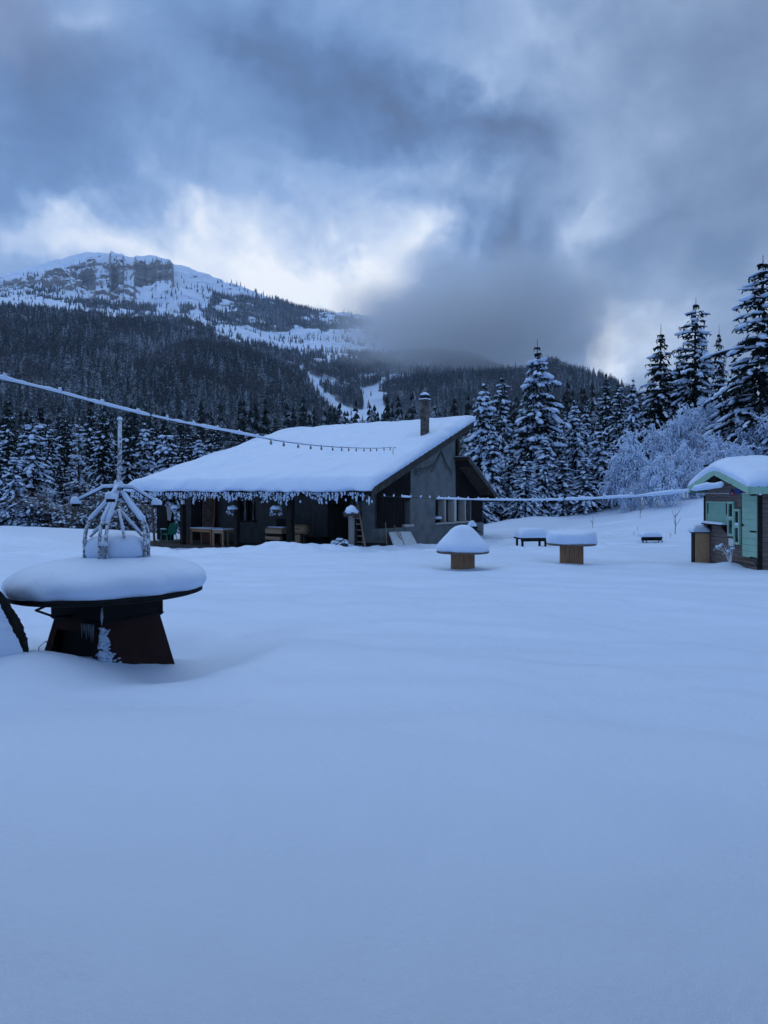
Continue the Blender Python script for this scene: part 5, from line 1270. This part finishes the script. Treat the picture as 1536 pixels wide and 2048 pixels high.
b1 = [(near(p), True, .022) for p in (10, 118, 205, 276, 334, 388, 435, 478, 515)]+[(near(p), False, .03) for p in (541, 567, 596, 620, 642, 664, 682, 697, 711, 726, 740, 753, 767, 780)]
bulb_string('bulb_string', P1, 'snow-thick string of bulbs running from the left border to the chalet roof', [(0, near(300), .019, .021), (near(301), near(531), .021, .022), (near(531), near(640), .011, .009)], b1, 5)
def c2(px, py):
    u = (px-CX)/F; s = (28.5*u+.25)/(8.87+9.9*u); return at(px, py, 28.5-9.9*s)
X2 = [752, 768, 830, 872, 950, 1040, 1140, 1240, 1330, 1400, 1448, 1470]
P2 = [c2(*q) for q in zip(X2, [990, 993, 995, 997, 999.5, 1000.5, 999.5, 995, 988.5, 979, 972, 966])]
L2 = np.r_[0, np.cumsum(np.linalg.norm(np.diff(P2, axis=0), axis=1))]; n2_ = lambda px: float(np.interp(px, X2, L2))
b2 = [(n2_(p), True, .030) for p in (769, 788, 805, 822, 842, 860, 878, 898, 918, 937, 957, 976, 995, 1016, 1040, 1066, 1094, 1120)]+[(n2_(p), True, .04) for p in (1160, 1210, 1265, 1345)]
bulb_string('bulb_string', P2, 'snow-laden string of bulbs stretched between the chalet gable and the kiosk', [(n2_(805), n2_(823), .03, .03), (n2_(872), n2_(1130), .024, .030), (n2_(1130), n2_(1382), .034, .046), (n2_(1384), n2_(1449), .066, .078)], b2, 8)

# ------------------------------------------------------------------ near trees
TT = []
def spindle_tmpl():
    V = [(0, math.cos(a)*.35, math.sin(a)*.35) for a in (1.57, 3.67, 5.76)]+[(.45, math.cos(a), math.sin(a)) for a in (1.57, 3.67, 5.76)]+[(1, 0, 0)]
    Fs = []
    for k in range(3):
        a, b = k, (k+1) % 3; Fs += [(a, b, 3+b), (a, 3+b, 3+a), (3+a, 3+b, 6)]
    return np.array(V, float), np.array(Fs, int)
ST, SF = spindle_tmpl()
def spindles(p, d, L, W, Hh, g):
    p = np.asarray(p, float); d = np.asarray(d, float); d = d/(np.linalg.norm(d, axis=1, keepdims=True)+1e-9); n = len(p)
    b = np.cross(np.array([[0, 0, 1.]]), d); b = b/(np.linalg.norm(b, axis=1, keepdims=True)+1e-6); c = np.cross(d, b)
    v = p[:, None]+ST[None, :, :1]*(d*np.reshape(L, (-1, 1)))[:, None]+ST[None, :, 1:2]*(b*np.reshape(W, (-1, 1)))[:, None]+ST[None, :, 2:3]*(c*np.reshape(Hh, (-1, 1)))[:, None]
    f = SF[None]+(np.arange(n)*len(ST))[:, None, None]; return v.reshape(-1, 3), f.reshape(-1, 3)
def conifer_meshes(seed, H, R, snow, droop, dens, base=.04, bare=False, topspike=.10):
    """trunk, foliage, snow meshes of a snow-laden spruce of height H, crown radius R"""
    g = np.random.default_rng(seed)
    me = {}
    tr = MB().tube([(0, 0, -.8), (0, 0, H*.3), (g.normal(0, .04), g.normal(0, .04), H*.7), (0, 0, H*.985)], [H*.016, H*.012, H*.006, .012], 7)
    m = bpy.data.meshes.new('trunk'); m.from_pydata(tr.v, [], tr.f); m.materials.append(M['bark']); me['trunk'] = m
    TP, TD, TL, TW_ = [], [], [], []; SP, SD, SL_, SW, SH = [], [], [], [], []
    nl = int(H*dens); k = 0
    lobes = g.uniform(0, 6.28, 3)
    for i in range(nl):
        q = (i+.5)/nl; h = H*(base+(1-topspike*.35-base)*q**.92); h += g.normal(0, .12); h = min(h, H*.985); x = 1-h/H
        nb = int(np.clip(round(3+4.2*x+g.uniform(-.5, .5)), 3, 8)); a0 = g.uniform(0, 6.28)
        for j in range(nb):
            a = a0+6.283*j/nb+g.normal(0, .30)
            env = 1+.16*math.sin(a*2+lobes[0]+h*.7)+.10*math.sin(a*3+lobes[1]-h*1.1)
            L = (R*x**.82*g.uniform(.50, 1.18)*env+.05*H*.12); sb = snow*g.choice([.35, .8, 1.0, 1.1], p=[.18, .22, .3, .3]); 
            if h > H*(1-topspike): L = .10+.40*R*x; sb *= .35
            o = np.array([math.cos(a), math.sin(a), 0]); sd = np.array([-o[1], o[0], 0])
            t0 = .30-.45*x+g.normal(0, .13); dr = droop*(.55+.6*x)*g.uniform(.6, 1.4)
            def pos(s): return np.array([0, 0, h])+o*(L*s)+np.array([0, 0, L*(t0*s-dr*s*s)])
            def tan(s): v = o+np.array([0, 0, t0-2*dr*s]); return v/np.linalg.norm(v)
            nt = int(np.clip(3+L*4.2, 3, 15))
            # main bough as spindles
            for s0, s1 in ((0, .5), (.4, 1.0)):
                p0, p1 = pos(s0), pos(s1); TP.append(p0); TD.append(p1-p0); TL.append(np.linalg.norm(p1-p0)*1.08); TW_.append(.05+.05*L*.5*(1-.3*s0) if not bare else .03)
            for w in range(nt):
                s = .16+.84*(w+g.uniform(0, .8))/nt; s = min(s, 1.0); side = 1 if w % 2 else -1
                d = tan(s)*g.uniform(.55, .95)+sd*side*g.uniform(.45, 1.0)*(1.05-.55*s)+np.array([0, 0, -g.uniform(.15, .55)])
                l = (.46*L*(1.08-s)+.12)*g.uniform(.7, 1.2); l = min(l, .95)
                p = pos(s); TP.append(p); TD.append(d); TL.append(l); TW_.append((.055+.09*l)*g.uniform(.7, 1.2)*(.35 if bare else 1))
                if not bare and g.uniform() < .75:          # hanging twigs give the bough its ragged underside
                    TP.append(p+d/np.linalg.norm(d)*l*g.uniform(.2, .8)); TD.append(np.array([g.normal(0, .3), g.normal(0, .3), -1])); TL.append(g.uniform(.12, .34)); TW_.append(.05)
                if g.uniform() < sb*.62:
                    dn = d/np.linalg.norm(d); l2 = l*g.uniform(.32, .50); SP.append(p+dn*l*g.uniform(.35, .62)+[0, 0, .045]); SD.append(dn); SL_.append(l2); SW.append((.055+.17*l2)*g.uniform(.7, 1.5)); SH.append((.035+.09*l2)*g.uniform(.8, 1.4))
            ns = int(np.clip(L*1.9, 1, 5))
            for w in range(ns):
                s = .22+.78*(w+g.uniform(.2, .8))/ns
                if g.uniform() < sb:
                    l2 = L/ns*g.uniform(.42, .66); l2 = min(l2, .46); SP.append(pos(s)+[0, 0, .055]); SD.append(tan(s)); SL_.append(l2); wd = (.09+.34*l2)*g.uniform(.7, 1.35)*(.45+.55*snow); SW.append(wd); SH.append(wd*.62*g.uniform(.8, 1.25))
    # shaded heart of the crown: short hanging sprays round the trunk
    for _ in range(int(H*26)):
        q = g.uniform(0, 1)**1.2; h = H*(.03+.86*q); rr = R*(1-h/H)**.85*.62*math.sqrt(g.uniform(0, 1)); a = g.uniform(0, 6.28)
        TP.append(np.array([math.cos(a)*rr, math.sin(a)*rr, h])); TD.append(np.array([math.cos(a)*.6, math.sin(a)*.6, -g.uniform(.3, 1.0)])); TL.append(g.uniform(.35, .75)*(1-.5*q)); TW_.append(0.03 if bare else g.uniform(.09, .17)*(1-.45*q))
    # leader
    TP.append(np.array([0, 0, H*.965])); TD.append(np.array([0, 0, 1.])); TL.append(H*.032); TW_.append(.045)
    TL = np.array(TL); TW_ = np.array(TW_); v, f = spindles(TP, TD, TL, TW_, TW_*.6, g)
    def mk(nm, v, f, mt):
        m = bpy.data.meshes.new(nm); m.vertices.add(len(v)); m.vertices.foreach_set('co', v.astype(np.float32).ravel()); n = len(f)
        m.loops.add(n*3); m.loops.foreach_set('vertex_index', f.astype(np.int32).ravel()); m.polygons.add(n); m.polygons.foreach_set('loop_start', np.arange(0, n*3, 3, dtype=np.int32)); m.update(calc_edges=True)
        m.polygons.foreach_set('use_smooth', np.ones(n, bool)); m.materials.append(M[mt]); return m
    me['foliage'] = mk('foliage', v, f, 'needles' if not bare else 'bare_twig')
    v, f = lumps(SP, SD, SL_, SW, SH, g, .13); me['snow'] = mk('snow', v, f, 'snow_tree')
    return me
def shrub_meshes(seed, H, R, matn, snow=.5, thick=1.0, weep=.6):
    """multi-stemmed leafless shrub, every twig a thin tube"""
    g = np.random.default_rng(seed); P, D, L, W = [], [], [], []; SP, SD, SL_, SW = [], [], [], []
    def grow(p, d, l, w, lev):
        n = 4 if lev < 2 else 3; seg = l/n
        for i in range(n):
            d = d+g.normal(0, .16, 3); d[2] -= weep*(.05+.17*lev*(i+1)/n)*(.6 if lev == 0 else 1); d = d/np.linalg.norm(d)
            P.append(p); D.append(d); L.append(seg*1.25); W.append(w*(1-.25*i/n))
            if lev >= 1 and g.uniform() < snow*(.25+.18*lev): SP.append(p+d*seg*.5+[0, 0, w*1.2]); SD.append(d); SL_.append(seg*g.uniform(.5, .8)); SW.append(w*1.2+g.uniform(.03, .09))
            p = p+d*seg
            if lev < 3 and (lev > 0 or i >= 1):
                for k in range((2, 3, 2)[lev]):
                    e = d+g.normal(0, .75, 3)*np.array([1, 1, .7]); e = e/np.linalg.norm(e); grow(p, e, l*g.uniform(.42, .68), max(w*.70, .022), lev+1)
    ns = 7
    for k in range(ns):
        a = 6.283*k/ns+g.uniform(-.3, .3); t = g.uniform(.15, .75); d = np.array([math.cos(a)*t*R/H*1.5, math.sin(a)*t*R/H*1.5, 1.0]); grow(np.array([math.cos(a)*.15, math.sin(a)*.15, -.3]), d/np.linalg.norm(d), H*g.uniform(.55, .8), .045*thick, 0)
    v, f = spindles(P, D, L, np.array(W), np.array(W), g); z = v[:, 2].max(); rq = np.quantile(np.hypot(v[:, 0], v[:, 1]), .96); kx = np.array([R/rq, R/rq, H/max(z, .1)]); v = v*kx
    m = bpy.data.meshes.new('branches'); m.from_pydata(v.tolist(), [], f.tolist()); m.polygons.foreach_set('use_smooth', np.ones(len(f), bool)); m.materials.append(M[matn]); me = {'branches': m}
    if SP:
        v, f = lumps(np.array(SP), np.array(SD), SL_, SW, np.array(SW)*.7, g, .12); v = v*kx; m = bpy.data.meshes.new('snow'); m.from_pydata(v.tolist(), [], f.tolist()); m.polygons.foreach_set('use_smooth', np.ones(len(f), bool)); m.materials.append(M['snow_tree']); me['snow'] = m
    return me
def plant(name, me, loc, rz, s, sz, label, cat, group):
    t = empty(name, loc, rz, label, cat, group); t.scale = (s, s, sz); cr = None
    for k in me:
        o = bpy.data.objects.new(k, me[k]); sc.collection.objects.link(o)
        if k == 'snow': o.name = 'snow_load'; o.parent = cr or t; o['kind'] = 'stuff'
        else:
            o.parent = t; cr = o if k in ('foliage', 'branches') else cr
    return t
VAR = [conifer_meshes(101, 12, 3.1, .86, .50, 2.7, topspike=.14), conifer_meshes(102, 12, 2.7, .90, .62, 2.8), conifer_meshes(103, 12, 3.3, .60, .42, 2.6),
       conifer_meshes(104, 12, 2.3, .40, .40, 2.9, topspike=.16), conifer_meshes(105, 12, 2.7, .34, .46, 2.8), conifer_meshes(106, 12, 2.0, .88, .70, 2.8), conifer_meshes(107, 12, 2.6, .55, .25, 2.0, .08, True)]
R_TREES = [ # px of top, py of top, distance, variant, width factor, label
 (968, 757, 47, 1, 1.0, 'slender snow-clad spruce right beside the chalet ridge end'), (1004, 742, 54, 2, .85, 'dark-trunked spruce between the chalet ridge and the tallest middle spruce'),
 (1075, 672, 48, 0, 1.0, 'tall middle spruce with a long bare spire rising above its neighbours'), (1044, 800, 58, 1, .95, 'short spruce half hidden just left of the tall middle spruce'), (1108, 785, 60, 5, .9, 'narrow spruce half hidden just right of the tall middle spruce'),
 (1150, 792, 48, 1, 1.0, 'snow-heavy spruce second right of the tall middle spruce'), (1197, 832, 46, 5, 1.25, 'rounded spruce thickly clotted with snow left of the white shrubs'), (1212, 745, 70, 4, .8, 'dark pine top standing against the bright cloud gap'),
 (1237, 757, 64, 2, .95, 'broad dark spruce behind the rounded snow-clotted one'), (1266, 752, 56, 5, .9, 'pale spruce with a dead snapped tip behind the white shrubs'), (1322, 643, 58, 3, 1.2, 'slim spruce, leftmost of the tall group at the right'),
 (1392, 590, 57, 2, 1.05, 'tall full spruce in the middle of the right-hand group'), (1438, 645, 66, 3, .75, 'thin spruce top between the two tallest right-hand spruces'), (1526, 503, 48, 2, 1.30, 'tallest spruce of all, cut by the right border'),
 (942, 855, 50, 5, 1.0, 'small spruce showing under the chalet ridge overhang'), (1128, 830, 58, 0, .9, 'low spruce filling the gap behind the snow-heavy one'), (1172, 800, 66, 5, .9, 'dim spruce tip behind the gap left of the rounded one'),
 (1090, 860, 45.5, 1, .9, 'small spruce in front of the tall middle one, right side'), (1020, 880, 47, 0, .8, 'low spruce in front of the dark-trunked one'), (1290, 790, 58, 1, .9, 'dark spruce between the pale dead-tipped one and the slim one'),
 (1360, 690, 66, 4, .8, 'dark spruce deep between the slim and the tall full spruces'), (1470, 700, 60, 4, .9, 'dark lower spruce left of the tallest one'), (1560, 640, 56, 4, 1.0, 'spruce mostly cut off by the right border below the tallest one'),
 (985, 850, 46, 5, 1.1, 'small bushy spruce at the foot of the slender one beside the chalet'), (1050, 905, 44.5, 0, .8, 'knee-high spruce in front of the tall middle one, left side'), (1125, 900, 45.5, 5, 1.2, 'small rounded spruce between the tall middle and snow-heavy ones'), (1172, 905, 45, 1, .9, 'small spruce at the foot of the snow-heavy one, right side'), (1225, 880, 47, 1, 1.0, 'snow-covered small spruce just left of the white shrub'), (955, 930, 44, 1, .9, 'low spruce visible through the gap beside the chalet rear eave')]
L_TREES = [
 (18, 800, 62, 4, .9, 'dark spruce with a pointed top near the left border'), (64, 818, 56, 0, 1.05, 'broad snow-laden spruce third from the left border'), (-6, 868, 50, 2, 1.0, 'near snow-laden spruce cut by the left border'),
 (96, 838, 60, 2, .9, 'spruce leaning against the broad one on the left'), (128, 818, 66, 4, .85, 'dark spruce left of the bare-branched larch'), (157, 828, 58, 6, 1.0, 'bare-branched thin larch behind the fire table frame'),
 (206, 812, 56, 4, .9, 'dark spruce just left of the mast'), (256, 825, 57, 3, 1.0, 'drooping spruce just right of the mast'), (290, 838, 60, 1, 1.0, 'snow-striped spruce above the left end of the chalet roof'), (333, 840, 56, 0, .95, 'full spruce over the left slope of the chalet roof'),
 (366, 868, 62, 4, .9, 'second spruce over the left slope of the chalet roof'), (398, 862, 64, 1, .9, 'third spruce over the left slope of the chalet roof'), (430, 872, 66, 5, .9, 'fourth spruce over the left slope of the chalet roof'), (462, 876, 72, 4, .9, 'fifth spruce over the left slope, near the bulb string'),
 (30, 900, 48, 1, 1.0, 'low near spruce left of the shrub thicket'), (52, 985, 47, 5, 1.0, 'tiny snowed-up spruce at the left snow bank'), (120, 920, 60, 4, 1.0, 'shadowed spruce behind the bare thicket'), (232, 880, 64, 4, 1.0, 'shadowed spruce behind the mast'), (500, 885, 78, 4, .9, 'spruce tip just above the roof snow, farthest right of the left treeline'),
 (180, 800, 78, 4, .9, 'back-row spruce above the larch'), (80, 795, 80, 3, .9, 'back-row spruce above the broad one'), (310, 830, 76, 4, .9, 'back-row spruce under the bulb string')]
def tree_row(rows, group):
    for i, (px, py, D, k, wf, lab) in enumerate(rows):
        x = (px-CX)/F*D; zb = gz(x, D) if math.hypot(x, D) < 95 else -2.0; zt = (HY-py)/F*D; Ht = zt-zb
        s = Ht/12.0; plant('spruce_tree', VAR[k], (x, D, zb), RNG.uniform(0, 6.28), max(s, .55)*wf, s, lab, 'tree', group)
tree_row(R_TREES, 'snow-laden spruces right of the chalet'); tree_row(L_TREES, 'snow-laden spruces left of the chalet')
def fill_rows():
    g = np.random.default_rng(77)
    for i in range(46):       # second and third row, hard to tell apart in the photo
        D = g.uniform(70, 96); px = g.uniform(-60, 640); x = (px-CX)/F*D; zt = (HY-g.uniform(826, 872)-(0 if px < 350 else 14))/F*D; zb = -3.4; s = (zt-zb)/12
        plant('spruce_tree', VAR[(4, 3, 4, 4, 2)[i % 5]], (x, D, zb), g.uniform(0, 6.28), s*g.uniform(.8, 1.05), s, 'snow-dusted spruce in the dense back rows left of the chalet', 'tree', 'back rows of spruces left of the chalet')
    for i in range(16):
        D = g.uniform(70, 96); px = g.uniform(930, 1250); x = (px-CX)/F*D; zt = (HY-g.uniform(815, 865))/F*D; zb = gz(x, min(D, 92)); s = (zt-zb)/12
        plant('spruce_tree', VAR[(4, 5, 1)[i % 3]], (x, D, zb), g.uniform(0, 6.28), s*g.uniform(.8, 1.05), s, 'dim spruce in the back rows behind the right-hand spruces', 'tree', 'back rows of spruces right of the chalet')
fill_rows()
SH = [shrub_meshes(201, 5, 1.9, 'frost_twig', .9, 1.7, .60), shrub_meshes(202, 5, 2.3, 'frost_twig', .8, 1.5, .5), shrub_meshes(203, 4, 2.6, 'bare_twig', .08, .7, .4)]
S_ROWS = [(1268, 862, 44, 0, .85, 'white frosted shrub with a rounded crown beside the snow-clotted spruce'), (1362, 880, 43, 0, .8, 'dense domed white shrub left of the kiosk roof'), (1315, 905, 41, 0, 1.0, 'low white shrub in front of the domed ones'),
 (1352, 805, 50, 1, .70, 'tall spreading frosted tree below the slim spruce'), (1425, 785, 52, 1, .75, 'tall frosted tree below the tall full spruce'), (1490, 805, 50, 1, .9, 'frosted tree above the kiosk ridge'), (1445, 860, 45, 1, 1.0, 'frosted shrub rising behind the kiosk ridge'), (1540, 800, 47, 1, 1.1, 'frosted tree at the right border above the kiosk'), (1400, 920, 42, 1, 1.0, 'low frosted shrub behind the kiosk eave'), (1262, 960, 42, 1, .8, 'low frosted bush at the foot of the white shrub')]
for (px, py, D, k, wf, lab) in S_ROWS:
    x = (px-CX)/F*D; zb = gz(x, D); s = ((HY-py)/F*D-zb)/5.0; plant('frosted_shrub', SH[k], (x, D, zb), RNG.uniform(0, 6.28), s*wf, s, lab, 'shrub', 'frosted shrubs on the right bank')
for (px, py, D, lab) in ((112, 970, 49, 'bare thicket bush with thin dark twigs left of the fire table frame'), (165, 955, 50, 'bare thicket bush directly behind the fire table frame'), (60, 985, 48.5, 'low bare bush at the left snow bank'), (215, 975, 50, 'bare bush right of the fire table mast foot'), (262, 985, 50, 'bare bush beside the left end of the chalet')):
    x = (px-CX)/F*D; zb = gz(x, D); s = ((HY-py)/F*D-zb)/4.0; plant('bare_bush', SH[2], (x, D, zb), RNG.uniform(0, 6.28), s*1.5, s, lab, 'bush', 'bare bushes at the forest edge')
# unseen roof and walls added behind the view, only to shade the nearest snow
def shade_blocker():
    t = empty('shade_blocker', (0, -3.2, gz(0, -3.2)), 0, 'unseen timber roof and walls added behind and above the viewpoint to shade the near snow', 'shade_blocker'); z0 = t.location.z; W = 5.6; zf, ze = 1.95-z0, 2.75-z0
    MB().box((-W, -.3, -.3), (W, 0, ze)).build('rear_wall', M['dark_siding'], t)
    for x in (-W, W-.12): MB().box((x, .002, -.3), (x+.12, 4.6, zf)).build('side_wall', M['dark_siding'], t)
    MB().hexa([(-W-.4, -.5, ze), (W+.4, -.5, ze), (W+.4, 5.2, zf), (-W-.4, 5.2, zf), (-W-.4, -.5, ze+.15), (W+.4, -.5, ze+.15), (W+.4, 5.2, zf+.12), (-W-.4, 5.2, zf+.12)]).build('blocker_roof', M['soffit'], t)
    for x in (-W+.25, W-.25): MB().box((x-.1, 4.62, -.4), (x+.1, 4.82, zf+.06)).build('post', M['dark_timber'], t)
    v, f = snow_slab(bil((-W-.4, -.5, ze+.16), (W+.4, -.5, ze+.16), (W+.4, 5.2, zf+.13), (-W-.4, 5.2, zf+.13)), 12, 5.8, .35, .4, 40, 20, seed=9, over=.04); mesh_obj('snow_cover', v, f, M['snow'], t)
shade_blocker()
print('tris', sum(len(m.polygons) for m in bpy.data.meshes))
